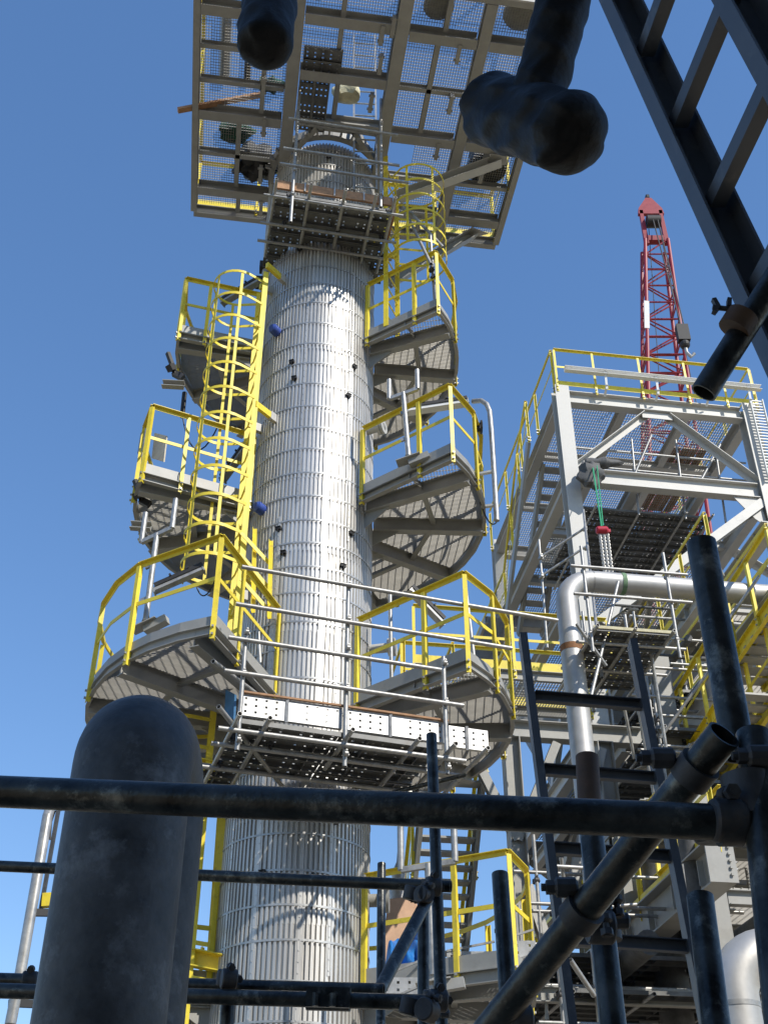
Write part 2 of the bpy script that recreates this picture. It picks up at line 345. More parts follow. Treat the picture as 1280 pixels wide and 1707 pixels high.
def ring_platform(label, z, Ro, p0, p1, ribs, posts, Ri=TR+.16):
    t = thing('ring_platform', label, 'platform', pol(Ro*.7, (p0+p1)/2, z), 'ring platforms round the column')
    # radial cantilever beams
    for a in ribs:
        b = MB(); i0 = pol(TR+.02, a, z-.105); o0 = pol(Ro-.02, a, z-.105)
        b.ibeam(i0, o0, .11, .21, .012)
        part('radial_beam', b, M['paint'], t)
        gp = MB(); sd_ = pol(1, a+90, 0)-pol(0, 0, 0); sd_.z = 0
        i1 = pol(TR-.01, a, z-.2); ou = pol(TR+.38, a, z-.205); dn = pol(TR-.01, a, z-.45)
        gp.plate([i1, ou, dn], .014)
        part('bracket', gp, M['paint'], t)
    # straight toe plates on the two open ends, curved ring beam outside
    for a in (p0, p1):
        i0 = pol(TR+.08, a, z+.055); o0 = pol(Ro+.005, a, z+.055)
        part('end_toe_plate', MB().bar(i0, o0, .012, .17), M['paint'], t)
        part('end_beam', MB().chan(pol(TR+.02, a, z-.085), pol(Ro, a, z-.085), .07 if a == p0 else -.07, .13), M['paint'], t)
    oa = arc(Ro, p0, p1, z, 9)
    b = MB(); bt = MB()
    for i in range(len(oa)-1):
        b.chan(oa[i]-Z3*.065, oa[i+1]-Z3*.065, .045, .11, .008)
        bt.bar(oa[i]+Z3*.05, oa[i+1]+Z3*.05, .008, .11)
    part('ring_beam', b, M['paint'], t); part('toe_plate', bt, M['paint'], t)
    mid = (TR+Ro)/2+.08
    e = arc(Ri-.1, p0+1, ribs[0]-1, z, 12); f = arc(Ro-.02, p0+.6, ribs[0]-.6, z, 12); part('grating', MB().grating([tuple(x)[:2] for x in e]+[tuple(x)[:2] for x in f[::-1]], z-.002, (GV.x+.3, GV.y), .04, .1, .005, .03), M['grate'], t, kind='stuff')
    c_ = pol(mid, p0, z-.1); part('splice_rib', MB().bar(c_+Z3*.06, pol(mid, ribs[0], z-.04), .012, .10), M['paint'], t)
    for s in range(len(ribs)-1):
        b = MB().bar(pol(mid, ribs[s], z-.08), pol(mid, ribs[s+1], z-.08), .07, .012).bar(pol(mid, ribs[s], z-.045), pol(mid, ribs[s+1], z-.045), .010, .07)
        part('cross_angle', b, M['paint'], t)
        e = arc(Ri-.1, ribs[s]+1, ribs[s+1]-1, z, 12); f = arc(Ro-.02, ribs[s]+.6, ribs[s+1]-.6, z, 12)
        amid = (ribs[s]+ribs[s+1])/2
        d = pol(1, amid+90, 0)-pol(0, 0, 0)
        part('grating', MB().grating([tuple(x)[:2] for x in e]+[tuple(x)[:2] for x in f[::-1]], z-.002+(s % 2)*.001, (1, .10*math.sin(amid)), .03, .1, .005, .032), M['grate'], t, kind='stuff')
    # handrails
    start = [pol(TR+.06, p0, z), pol((TR+Ro)/2+.25, p0, z), pol(Ro, p0, z)]
    n = len(posts)
    pts = start + [pol(Ro+.02, a, z) for a in posts] + [pol(Ro, p1, z), pol((TR+Ro)/2+.25, p1, z), pol(TR+.06, p1, z)]
    idx = []; full = []
    for i, p in enumerate(pts):
        full.append(p); idx.append(len(full)-1)
        if 2 <= i < len(pts)-4:
            a_, b_ = pts[i], pts[i+1]
            aa = math.atan2(a_.x-TC.x, -(a_.y-TC.y)); ab = math.atan2(b_.x-TC.x, -(b_.y-TC.y))
            if ab < aa: ab += 2*math.pi
            k_ = max(1, int(math.degrees(ab-aa)/9))
            for j in range(1, k_): full.append(pol(Ro+.02, math.degrees(aa+(ab-aa)*j/k_), z))
    rail_path(t, full, z, idx)
    return t
ring_platform('highest ring platform, small grey wedge deck with curved rail below the top platform', 12.0, 2.08, 57, 287, [69, 97, 128, 160, 190, 220, 250, 282], [74, 100, 128, 156, 184, 212, 240, 268])
ring_platform('middle ring platform, grey grating wedges stepping round the column at mid height', 9.12, 2.34, 52, 296, [63, 92, 124, 158, 190, 222, 256, 291], [68, 94, 122, 150, 178, 206, 234, 262, 284])
ring_platform('lower ring platform with wide curved yellow rail, level with the long scaffold', 6.08, 2.52, 49, 342, [60, 90, 122, 156, 190, 224, 256, 286, 312, 337], [62, 78, 104, 132, 160, 188, 216, 244, 270, 292, 316])
ring_platform('lowest ring platform, its yellow rail and steel stair behind the near tubes', 3.0, 2.55, 62, 292, [72, 100, 130, 162, 194, 226, 258, 287], [76, 96, 120, 150, 180, 210, 240, 268])

# ------------------------------------------------------------------ caged ladders
def cage_ladder(label, r, ph, z0, z1, c0, c1, R2=.36, pitch=.43, brz=(), base=None, face=None):
    b0 = V((base[0], base[1], 0)) if base else pol(r, ph, 0)
    t = thing('caged_ladder', label, 'ladder', b0+Z3*z0)
    fa = ph if face is None else face
    o = pol(1, fa, 0)-pol(0, fa, 0); tg = V((o.y, -o.x, 0))*-1
    for s in (-1, 1):
        p = b0+tg*(.225*s)
        part('side_rail', MB().bar(p+Z3*z0, p+Z3*z1, .075, .014, tg), M['yellow'], t)
    z = z0+.25; ru = MB().tube([b0-tg*.22, b0+tg*.22], .012, 6)
    me = ru.mesh('rung', b0); me.materials.append(M['yellow'])
    while z < z1-.1:
        inst('rung', me, t, b0+Z3*z); z += .3
    def hoop(z, sz=1, name='hoop'):
        pts = [b0+tg*(.225+.0*s) for s in (1,)]; pts = []
        for k in range(17):
            a = math.pi*1.18*(k/16-.5); c = b0+o*(R2+.02)
            pts.append(c+tg*(R2*math.sin(a))+o*(R2*math.cos(a)))
        pts = [b0+tg*-.225]+pts+[b0+tg*.225]
        return [p+Z3*z for p in pts]
    z = c0; n = int(round((c1-c0)/pitch))
    hm = MB().flat(hoop(0), .008, .045).mesh('hoop', b0, True); hm.materials.append(M['yellow'])
    for k in range(n+1): inst('hoop', hm, t, b0+Z3*(c0+(c1-c0)*k/n))
    for fr in (-.43, -.16, .13, .43):
        a = math.pi*1.18*fr; c = b0+o*(R2+.02); p = c+tg*((R2-.008)*math.sin(a))+o*((R2-.008)*math.cos(a))
        rad = (tg*math.sin(a)+o*math.cos(a))
        part('cage_bar', MB().bar(p+Z3*c0, p+Z3*c1, .04, .006, rad), M['yellow'], t)
    for zz in brz:
        for s in (-1, 1):
            p = b0+tg*(.225*s)+Z3*zz
            w_ = V((TC.x-p.x, TC.y-p.y, 0)); dd = w_.length-TR+.01; w_.normalize()
            part('wall_bracket', MB().bar(p, p+w_*dd, .05, .10), M['yellow'], t)
            part('bracket_plate', MB().bar(p+w_*(dd-.12), p+w_*(dd+.005), .062, .13), M['pale'], t)
    return t
cage_ladder('long yellow caged ladder up the left front of the column from the lower platform', 1.06, -50, 6.1, 12.85, 7.75, 12.62, R2=.345, brz=(10.3, 13.0, 7.6), base=(-1.80, 12.2), face=-72)
cage_ladder('short yellow caged ladder right of the column rising to the top platform', 1.20, 67, 12.05, 15.9, 13.45, 15.2, pitch=.36, R2=.43, brz=(14.0,))
cage_ladder('yellow ladder behind the charcoal pipe, rising to the lower ring platform', 1.20, -84, 1.6, 7.1, 5.2, 5.9, R2=.3, base=(WY(336, 1400, 12.7).x, 12.7), face=-80)
for y0, y1, lb in ((1596, 1606, 'thick yellow stand-off bracket beside the charcoal pipe, lower of two'), (1274, 1286, 'thick yellow stand-off bracket just above the near tube, upper of two')):
    t = thing('standoff_bracket', lb, 'bracket', WY(340, y0, 12.5), 'yellow stand-off brackets')
    pa, pb = WY(318, y0, 12.5), WY(368, y1, 12.5); part('arm', MB().chan(pa, pb, .12, .17, .012), M['yellow'], t)
    part('plate', MB().bar(pb, pb+(pb-pa)*.33, .02, .16), M['pale'], t)
    part('lower_strap', MB().bar(pa-Z3*.2, pa-Z3*.2+(pb-pa)*.6, .05, .05), M['yellow'], t)
tg_ = thing('scaffold_tag', 'small white and green scaffold tag hung at the foot of the long caged ladder', 'tag', WY(386, 905, 11.6))
pt = WY(386, 905, 11.6); part('card', MB().bar(pt, pt-Z3*.17+V((.035, 0, 0)), .05, .006), M['white'], tg_); part('stripe', MB().bar(pt-Z3*.08+V((.016, -.006, 0)), pt-Z3*.11+V((.022, -.006, 0)), .045, .006), M['sling'], tg_)
# inclined guard panel at the cage foot
pn = thing('guard_panel', 'sloping yellow guard panel between the ladder foot and the column', 'guard', pol(1.2, -40, 7.0))
pa = [WY(400, 895, 11.9), WY(452, 945, 12.0), WY(452, 1040, 12.0), WY(400, 990, 11.9)]
for i, (p, q_) in enumerate(((WY(402, 888, 11.9), WY(452, 942, 12.05)), (WY(402, 925, 11.9), WY(452, 985, 12.05)), (WY(402, 965, 11.9), WY(452, 1022, 12.05)))):
    part('slat', MB().bar(p, q_, .01, .05), M['yellow'], pn)
for x, y0, y1 in ((402, 875, 1015), (425, 880, 1020), (452, 900, 1030)):
    part('post', MB().ang(WY(x, y0, 12.0), WY(x-3, y1, 12.0), .05, .05), M['yellow'], pn)
part('post', MB().bar(WY(372, 1350, 12.75), WY(351, 1650, 12.75), .11, .11), M['yellow'], thing('support_post', 'tall yellow upright against the left edge of the lower column', 'post', WY(351, 1650, 12.75)))

# ------------------------------------------------------------------ TOP PLATFORM
PZ = 16.0; PO = V((-3.306, 13.576, 0)); PU = V((.98972, .14301, 0)); PV = V((.14301, -.98972, 0))
def P(a, b, z=0): return PO+PU*a+PV*b+Z3*(PZ+z)
top = thing('top_platform', 'large rectangular steel platform overhead crowning the column', 'platform', P(2.6, 2, 0))
AW, BW = 5.35, 4.62
for (a0, b0, a1, b1, w_, h_, nm) in [
    (0, 0, AW, 0, .10, .22, 'edge_beam'), (0, BW, AW, BW, .10, .22, 'edge_beam'), (0, .06, 0, BW-.06, .10, .22, 'edge_beam'), (AW, .06, AW, BW-.06, .10, .22, 'edge_beam'),
    (1.48, .06, 1.48, BW-.06, .20, .34, 'main_beam'), (3.05, .06, 3.05, BW-.06, .20, .34, 'main_beam'), (4.3, .06, 4.3, BW-.06, .17, .22, 'main_beam'),
    (.06, .52, 1.37, .52, .16, .22, 'cross_beam'), (.06, 2.05, 1.37, 2.05, .17, .22, 'cross_beam'), (.06, 3.88, 1.37, 3.88, .17, .22, 'cross_beam'),
    (3.16, .5, 4.2, .5, .16, .22, 'cross_beam'), (4.39, .5, 5.29, .5, .16, .22, 'cross_beam'), (3.16, 2.05, 4.2, 2.05, .17, .22, 'cross_beam'), (4.39, 2.05, 5.29, 2.05, .17, .22, 'cross_beam'),
    (3.16, 3.88, 4.2, 3.88, .17, .22, 'cross_beam'), (4.39, 3.88, 5.29, 3.88, .17, .22, 'cross_beam'),
    (1.59, 3.0, 2.94, 3.0, .17, .22, 'cross_beam'), (1.59, 3.95, 2.94, 3.95, .17, .22, 'cross_beam'), (1.59, 2.15, 2.94, 2.15, .14, .2, 'cross_beam')]:
    part(nm, MB().ibeam(P(a0, b0, h_/2), P(a1, b1, h_/2), w_, h_, .016), M['paint'], top)
for (a0, b0, a1, b1) in [(.06, 1.24, 1.37, 1.24), (.06, 2.62, 1.37, 2.62), (.06, 3.22, 1.37, 3.22), (.70, .6, .70, 1.97), (1.04, 2.13, 1.04, 3.8), (3.16, 1.2, 4.2, 1.2), (3.16, 2.92, 4.2, 2.92), (4.39, 1.2, 5.29, 1.2), (4.39, 2.92, 5.29, 2.92),
                         (3.63, 2.13, 3.63, 3.8), (3.7, 3.97, 3.7, 4.56), (2.15, 3.04, 2.15, 4.56), (2.2, 2.2, 2.2, 2.9), (3.75, .06, 3.75, .42), (.75, .06, .75, .44), (4.8, 1.28, 4.8, 1.97)]:
    part('joist', MB().ibeam(P(a0, b0, .16), P(a1, b1, .16), .075, .12, .009), M['paint'], top)
for (a0, b0, a1, b1) in [(.05, .08, 1.38, .46), (.05, .6, 1.38, 1.96), (.05, 2.13, 1.38, 3.8), (.05, 3.96, 1.38, 4.56), (3.15, .08, 4.22, .44), (4.38, .08, 5.3, .44), (3.6, .58, 4.22, 1.97), (4.38, .58, 5.3, 1.97), (3.15, 2.13, 4.22, 3.8), (4.38, 2.13, 5.3, 3.8),
                         (3.15, 3.96, 4.22, 4.56), (4.38, 3.96, 5.3, 4.56), (1.58, 3.08, 2.95, 3.88), (1.58, 4.03, 2.95, 4.56)]:
    poly = [tuple(P(a, b))[:2] for a, b in ((a0, b0), (a1, b0), (a1, b1), (a0, b1))]
    part('grating', MB().grating(poly, PZ+.245, (PV.x, PV.y), .04, .05, .006, .03), M['grate'], top, kind='stuff')
for (a, b) in [(1.15, .3), (1.1, 1.0), (1.1, 1.95), (1.05, 2.7), (2.8, 3.35), (2.75, 2.65), (3.95, 1.9), (4.0, 2.8), (3.95, 3.7), (3.9, .35), (2.9, 4.0), (2.75, 3.85)]:
    part('stub', MB().bar(P(a, b-.16, .02), P(a, b+.16, .02), .06, .10).bar(P(a-.05, b-.12, .02), P(a+.05, b-.12, .02), .03, .03).bar(P(a-.05, b+.12, .02), P(a+.05, b+.12, .02), .03, .03), M['paint'], top)
for (a, b, c, d_) in [(0, 0, AW, 0), (AW, 0, AW, BW), (AW, BW, 0, BW), (0, BW, 0, 0)]:
    p, q_ = P(a, b, .33), P(c, d_, .33)
    part('toe_plate', MB().bar(p, q_, .01, .14), M['yellow'] if b == d_ else M['paint'], top)
pts = []; n = 0
for (a, b, c, d_, k) in [(0, 0, AW, 0, 5), (AW, 0, AW, BW, 4), (AW, BW, 0, BW, 5), (0, BW, 0, 0, 4)]:
    pts += [P(a+(c-a)*i/k, b+(d_-b)*i/k, .3) for i in range(k)]
pts.append(pts[0]); rail_path(top, pts, 0, range(len(pts)-1), 1.1)
# near face: pale channel and yellow rail seen at the top of the picture
part('fascia', MB().bar(P(3.2, BW+.075, .10), P(AW+.02, BW+.075, .10), .03, .26), M['pale'], top)
# opening ring and perforated trench
b = MB(); cc = (TC-PO); ca = cc.dot(PU); cb = cc.dot(PV)
for k in range(40):
    a0 = 2*math.pi*k/40; a1 = 2*math.pi*(k+1)/40
    b.bar(V((TC.x+.97*math.sin(a0), TC.y-.97*math.cos(a0), PZ+.14)), V((TC.x+.97*math.sin(a1), TC.y-.97*math.cos(a1), PZ+.14)), .012, .18)
    b.bar(V((TC.x+.93*math.sin(a0), TC.y-.93*math.cos(a0), PZ+.06)), V((TC.x+.93*math.sin(a1), TC.y-.93*math.cos(a1), PZ+.06)), .10, .014)
part('opening_ring', b, M['paint'], top)
for s in range(14):
    a = -70+s*10.8; part('ring_tooth', MB().bar(pol(.95, a, PZ+.05), pol(1.06, a, PZ+.05), .03, .07), M['paint'], top)
for (a0, b0, a1, b1) in ((1.6, 1.5, 1.95, 2.05), (2.95, 1.5, 2.55, 2.05), (1.95, 2.06, 2.55, 2.06)):
    part('opening_trim', MB().bar(P(a0, b0, .1), P(a1, b1, .1), .09, .16), M['paint'], top)
# cable trays, pipes and things standing on the deck, seen through the grating
def perf_mesh(L, W=.235, pitch=.1, hole=.026, rows=(-.07, 0, .07), fl=.05, name='plank'):
    xs = []; x = 0
    n = int(L/pitch); xs = [0.0]
    for i in range(n):
        c = (i+.5)*L/n; xs += [c-hole/2, c+hole/2]
    xs.append(L); ys = [-W/2]
    for r in rows: ys += [r-hole/2, r+hole/2]
    ys.append(W/2); b = MB()
    nx, ny = len(xs), len(ys)
    b.v = [(x, y, 0) for x in xs for y in ys]
    for i in range(nx-1):
        for j in range(ny-1):
            if i % 2 == 1 and j % 2 == 1 and not (i//2) % 6 == 5: continue
            b.f.append((i*ny+j, (i+1)*ny+j, (i+1)*ny+j+1, i*ny+j+1))
    for s in (-1, 1):
        b.add([(0, s*W/2, 0), (L, s*W/2, 0), (L, s*W/2, -fl), (0, s*W/2, -fl)], [(0, 1, 2, 3)])
        b.add([(0, s*W/2, -fl), (L, s*W/2, -fl), (L, s*(W/2-.02), -fl), (0, s*(W/2-.02), -fl)], [(0, 1, 2, 3)])
    k = .3
    while k < L:
        b.bar((k, -W/2+.01, -.025), (k, W/2-.01, -.025), .008, .04); k += .6
    me = b.mesh(name); me.materials.append(M['plank']); return me
_pm = {}
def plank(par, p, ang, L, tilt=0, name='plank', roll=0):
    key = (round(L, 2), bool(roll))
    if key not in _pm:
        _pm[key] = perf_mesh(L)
        if not roll: _pm[key].materials[0] = M['plank_shaded']  # flat deck planks take the copy with shade in its colour
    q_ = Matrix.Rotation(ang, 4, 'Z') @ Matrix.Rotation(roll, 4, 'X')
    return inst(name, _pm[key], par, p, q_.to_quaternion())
pu_ang = math.atan2(PU.y, PU.x); pv_ang = math.atan2(PV.y, PV.x)
for k in range(3): plank(top, P(1.64+k*.24, 2.18, .27), pv_ang-math.pi, 1.1, name='perforated_plate') if False else None
tr = thing('cable_tray', 'dark perforated tray crossing the opening of the top platform', 'cable tray', P(1.85, 2.4, .1))
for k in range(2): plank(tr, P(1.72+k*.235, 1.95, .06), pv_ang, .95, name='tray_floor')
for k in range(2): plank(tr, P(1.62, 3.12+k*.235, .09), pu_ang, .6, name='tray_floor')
part('tray_side', MB().bar(P(1.60, 1.95, .08), P(1.60, 2.9, .08), .01, .09).bar(P(2.07, 1.95, .08), P(2.07, 2.9, .08), .01, .09), M['galv'], tr)
ins = solo('insulation_bundle', 'pale yellow bundle of insulation above the opening in the top platform', 'insulation', MB().sphere(P(2.38, 2.55, .34), .2, 1.15, .9, .8, 14, 10, lambda d: 1+.12*math.sin(5*d.x+3*d.z)+.08*math.sin(9*d.y)), M['insul'], P(2.38, 2.55, .34), True)
def deckpipe(label, a, b0, b1, zz, r, m='galv', cat='pipe'):
    solo('deck_pipe', label, cat, MB().tube([P(a, b0, zz), P(a, b1, zz)], r, 14), M[m], P(a, b0, zz), True)
deckpipe('short fat pipe lying on the left edge of the top platform, seen through grating', .42, 2.55, 3.7, .42, .09, 'galv')
deckpipe('thin dark pipe lying beside the fat one on the top platform', .78, 2.5, 3.6, .36, .05, 'dark')
# vessels and valves above deck
for (a, b, r, lb) in ((3.55, 4.25, .2, 'round flanged valve standing on the near edge of the top platform'), (4.8, 4.3, .24, 'larger round valve near the right corner of the top platform'), (4.9, 1.45, .3, 'dark domed drum standing on the right side of the top platform')):
    t = thing('deck_valve', lb, 'valve', P(a, b, .3)); p = P(a, b, .3)
    part('body', MB().sphere(p+Z3*.3, r, 1, 1, 1.2), M['dark' if r > .25 else 'galv'], t, True)
    part('flange', MB().tube([p, p+Z3*.05], r*1.15, 18), M['galv' if r < .25 else 'dark'], t, True); part('flange', MB().tube([p+Z3*.5, p+Z3*.56], r*.9, 18), M['galv' if r < .25 else 'dark'], t, True)
    part('stem', MB().tube([p+Z3*.56, p+Z3*.9], .03, 8).tube([p+Z3*.88+PU*(.15*math.cos(k*.524))+PV*(.15*math.sin(k*.524)) for k in range(12)], .012, 6, closed=True), M['dark'], t, True)
# green netting heap and black bags on the left bay
net = MB().sphere(P(.98, .95, .40), .36, 1, .9, .75, 18, 12, lambda d: 1+.18*math.sin(7*d.x+4*d.y)+.12*math.sin(11*d.y+5*d.z))
solo('sack_heap', 'heap of black sacks piled on the grating at the left of the top platform', 'sacks', net, M['dark'], P(.98, .95, .4), True)
solo('debris_netting', 'dark green netting draped beside the black sacks on the top platform', 'netting', MB().sphere(P(.62, 1.55, .34), .26, 1.1, .8, .4, 16, 10, lambda d: 1+.2*math.sin(8*d.x)+.15*math.sin(9*d.y+d.x)), M['green'], P(.62, 1.55, .34), True)
solo('debris_netting', 'small dark green netting bundle by the timber board on the top platform', 'netting', MB().sphere(P(1.15, 2.5, .36), .2, 1.1, .7, .5, 14, 8, lambda d: 1+.2*math.sin(8*d.x)), M['green'], P(1.15, 2.5, .36), True)
# timber pole sticking out on the left
p0, p1 = WZ(297, 184, 15.95), WZ(435, 158, 16.55)
solo('timber_board', 'long brown timber board sticking out past the left edge of the top platform', 'board', MB().bar(p0, p1, .09, .05), M['wood'], p0)
# braces from column to platform
br = thing('knee_brace', 'pale channel brace rising right from the column to the underside of the top platform', 'brace', pol(TR+.1, 60, 15.2))
pa, pb = WY(664, 328, 12.6), WZ(832, 268, 15.98)
part('strut', MB().chan(pa, pb, .16, .17, .012), M['pale'], br); part('gusset', MB().plate([pb+V((.14, .1, .02)), pb+V((-.2, .1, .02)), pb+V((-.16, -.16, -.03)), pb+V((.12, -.12, -.02))], .014), M['paint'], br)
br = thing('knee_brace', 'short grey brace under the far right corner of the top platform, above the ladder cage', 'brace', WZ(700, 430, 15.0))
pa, pb = WY(650, 470, 13.2), WZ(790, 388, 15.98)
part('strut', MB().chan(pa, pb, .16, .16, .012), M['paint'], br); part('gusset', MB().plate([pb+V((.25, .03, .01)), pb+V((-.1, .15, .02)), pb+V((-.22, -.05, -.03)), pb+V((.0, -.12, -.02))], .014), M['paint'], br)
rp = thing('riser_pipe', 'slim grey riser hugging the left edge of the column under the top platform', 'pipe', pol(TR+.08, -88, 13.0))
part('pipe', MB().tube([pol(TR+.06, -84, 13.3), pol(TR+.06, -84, 15.9)], .055, 12), M['paint'], rp, True)
part('clamp', MB().bar(pol(TR, -84, 13.9), pol(TR+.16, -84, 13.9), .16, .14), M['dark'], rp); part('clamp', MB().bar(pol(TR, -84, 13.55), pol(TR+.2, -84, 13.55), .18, .12), M['dark'], rp)

# ------------------------------------------------------------------ scaffolds
cpl = MB()
def _ring(b, ax, c):
    ax = V(ax); c = V(c)
    b.tube([c-ax*.024, c-ax*.020, c+ax*.020, c+ax*.024], .031, 18, rf=lambda i: (.028, .031, .031, .028)[i])
_ring(cpl, (1, 0, 0), (0, 0, 0)); _ring(cpl, (0, 0, 1), (0, .054, 0))
for c, d in (((0, -.010, .036), (0, 1, 0)), ((.038, .046, 0), (0, 1, 0))):
    c = V(c); d = V(d); cpl.tube([c-d*.026, c+d*.022], .006, 8); cpl.tube([c-d*.024, c-d*.012], .012, 6)
    cpl.tube([c+d*.0, c+d*.004, c+d*.014, c+d*.017], .012, 10, rf=lambda i: (.009, .013, .013, .009)[i])
cpl.bar((-.016, .026, -.018), (.016, .026, -.018), .02, .014)
cme = cpl.mesh('coupler', V((0, 0, 0)), True); cme.materials.append(M['cast'])
cmeg = cme.copy(); cmeg.materials.clear(); cmeg.materials.append(M['galv'])
def coupler(par, p, ang=0, flip=0, s=1, galv=False):
    o = inst('coupler', cmeg if galv else cme, par, p, (Matrix.Rotation(ang, 4, 'Z') @ Matrix.Rotation(flip, 4, 'X')).to_quaternion()); s *= .8; o.scale = (s, s, s); return o
def stube(par, p0, p1, r=.0242, m='galv', n=12, name='tube', label=None):
    return part(name, MB().hollow(p0, p1, r, .004, n), M[m], par, True, label=label)
# lower long scaffold around the column
SA = R_(18); SD = V((math.cos(SA), math.sin(SA), 0)); SN = V((-SD.y, SD.x, 0))
lo = thing('scaffold_platform', 'long galvanised scaffold deck with perforated toe boards wrapped round the lower column', 'scaffold', WY(575, 1230, 11.2))
S0 = WY(398, 1195, 10.62); S0.z = 0
def S(a, b, z): return S0+SD*a+SN*b+Z3*z
ZD = 5.06
def zpx(px, py, a, b): # height whose bearing matches a photo row at scaffold station
    p = S(a, b, 0); d = ray(px, py); return d.z*p.y/d.y
# stations along the face: px 398 -> a=0
def a_of(px): 
    best = min((abs(640+FPX*S(a*.01, 0, 5.3).x/(S(a*.01, 0, 5.3).dot(FW))-px), a*.01) for a in range(-100, 420)); return best[1]
aL, aM, aR, aE = a_of(402), a_of(577), a_of(742), a_of(808)
for (x0, y0, x1, y1) in ((385, 957, 945, 1022), (380, 1012, 860, 1082), (372, 1061, 735, 1124), (370, 1124, 770, 1177), (368, 1210+24, 770, 1256)):
    A0, A1 = a_of(x0), a_of(x1); zz = zpx(577, y0+(y1-y0)*(577-x0)/(x1-x0), aM, 0)
    stube(lo, S(A0, -.05, zz), S(A1, -.05, zz), name='ledger')
for (px, ya, yb) in ((403, 1060, 1235), (577, 975, 1262), (743, 1095, 1275)):
    A0 = a_of(px); z1, z0 = zpx(px, ya, A0, 0), zpx(px, yb, A0, 0)
    stube(lo, S(A0, 0, z0-.1), S(A0, 0, z1), name='standard')
    for yy in (960, 1016, 1064, 1130, 1240):
        zz = zpx(577, yy+19, aM, 0)
        if z0-.05 < zz < z1+.05: coupler(lo, S(A0, -.05, zz), SA, 0, 1.0, True)
stube(lo, WY(774, 962, 12.3), WY(792, 1115, 12.3), name='standard')
stube(lo, WY(650, 990, 12.4), WY(653, 1150, 12.4), name='standard')
stube(lo, WY(430, 1040, 12.2), WY(438, 1180, 12.2), name='standard')
# toe boards: perforated planks on edge
def toe(A0, L, b=.0, dz=0):
    plank(lo, S(A0, b, ZD+.17+dz), SA, L, name='toe_board', roll=R_(90))
    part('toe_clip', MB().bar(S(A0+L*.45, b-.012, ZD+.03+dz), S(A0+L*.45, b-.012, ZD+.30+dz), .03, .012), M['galv'], lo)
LT = (aR-aL)/2
toe(aL+.01, LT-.03, .06); toe(aL+LT+.01, LT+.0, .06); toe(aR+.06, aE-aR, .06, -.03)
for a, L in ((aL, aR-aL+.05),):
    part('toe_cap', MB().bar(S(a, .045, ZD+.30), S(a+L, .045, ZD+.30), .03, .02), M['wood'], lo)
for r_ in range(5):
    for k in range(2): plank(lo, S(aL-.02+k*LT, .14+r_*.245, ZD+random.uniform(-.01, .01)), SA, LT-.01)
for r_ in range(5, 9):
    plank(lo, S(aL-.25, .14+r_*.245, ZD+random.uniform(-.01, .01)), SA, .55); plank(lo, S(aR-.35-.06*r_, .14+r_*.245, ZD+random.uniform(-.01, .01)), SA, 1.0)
for A0 in (aL-.05, aL+.25, aM, aM+.7, aR, aR+.35):
    bend = 2.0 if A0 < aL+.5 or A0 > aM+.6 else .75
    stube(lo, S(A0, -.28, ZD-.10), S(A0, bend, ZD-.10), name='transom')
for bb_ in (.35, .95):
    stube(lo, S(aL-.2, bb_, ZD-.16), S(aR+.3, bb_, ZD-.16), name='ledger')
stube(lo, S(aL-.25, -.2, ZD-.02), WY(470, 1310, 12.0), name='brace'); stube(lo, S(aR+.2, 0, ZD-.3), WY(560, 1345, 11.9), name='brace', m='old')
stube(lo, S(aL-.3, .1, ZD+.62), WY(452, 1175, 12.0), name='brace')
for a, b_ in ((aL, .95), (aL+.4, .35), (aM, .4), (aM+.7, .4), (aR, .9), (aR, .3), (aL, .3)): coupler(lo, S(a, b_, ZD-.13), SA, R_(90), 1.1)
solo('toe_board', 'single blue painted board standing on end beside the lower scaffold deck', 'board', MB().plate([WY(378, 1150, 11.6), WY(393, 1158, 11.5), WY(391, 1200, 11.5), WY(376, 1190, 11.6)], .03), mat('blue_board_paint', (.05, .16, .32), .5, 0, .15, 10), WY(378, 1190, 11.6))
# upper scaffold just under the top platform
UA = R_(11); UD = V((math.cos(UA), math.sin(UA), 0)); UN = V((-UD.y, UD.x, 0))
up_ = thing('scaffold_platform', 'scaffold deck with timber toe boards hung in front of the column head', 'scaffold', WY(560, 345, 11.2))
U0 = WY(458, 330, 11.15); UZ = U0.z
def U(a, b, z): return V((U0.x, U0.y, 0))+UD*a+UN*b+Z3*z
def ua(px, z=13.6):
    return min((abs(640+FPX*U(a*.01, 0, z).x/(U(a*.01, 0, z).dot(FW))-px), a*.01) for a in range(-150, 420))[1]
def uz(px, py, a): p = U(a, 0, 0); d = ray(px, py); return d.z*p.y/d.y
a0, a1 = ua(458), ua(655); L = (a1-a0)
zt = uz(556, 318, (a0+a1)/2); zb = zt-.20
part('toe_board', MB().bar(U(a0, 0, zt-.06), U(a1, 0, zt-.06), .035, .17), M['wood'], up_)
for k in range(5): part('toe_clip', MB().bar(U(a0+L*k/4, -.03, zt-.15), U(a0+L*k/4, -.03, zt+.03), .02, .02), M['plank'], up_)
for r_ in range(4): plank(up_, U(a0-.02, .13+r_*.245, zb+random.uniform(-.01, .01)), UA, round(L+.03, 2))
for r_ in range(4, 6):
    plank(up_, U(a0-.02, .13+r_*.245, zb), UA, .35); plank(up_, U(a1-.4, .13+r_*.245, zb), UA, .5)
for k in (0, .5, 1.0, 1.45, L-.02): stube(up_, U(a0+k, -.3, zb-.10), U(a0+k, 1.2, zb-.10), name='transom')
for b_ in (-.02, .5, .85): stube(up_, U(a0-.15, b_, zb-.15), U(a1+.15, b_, zb-.15), name='ledger')
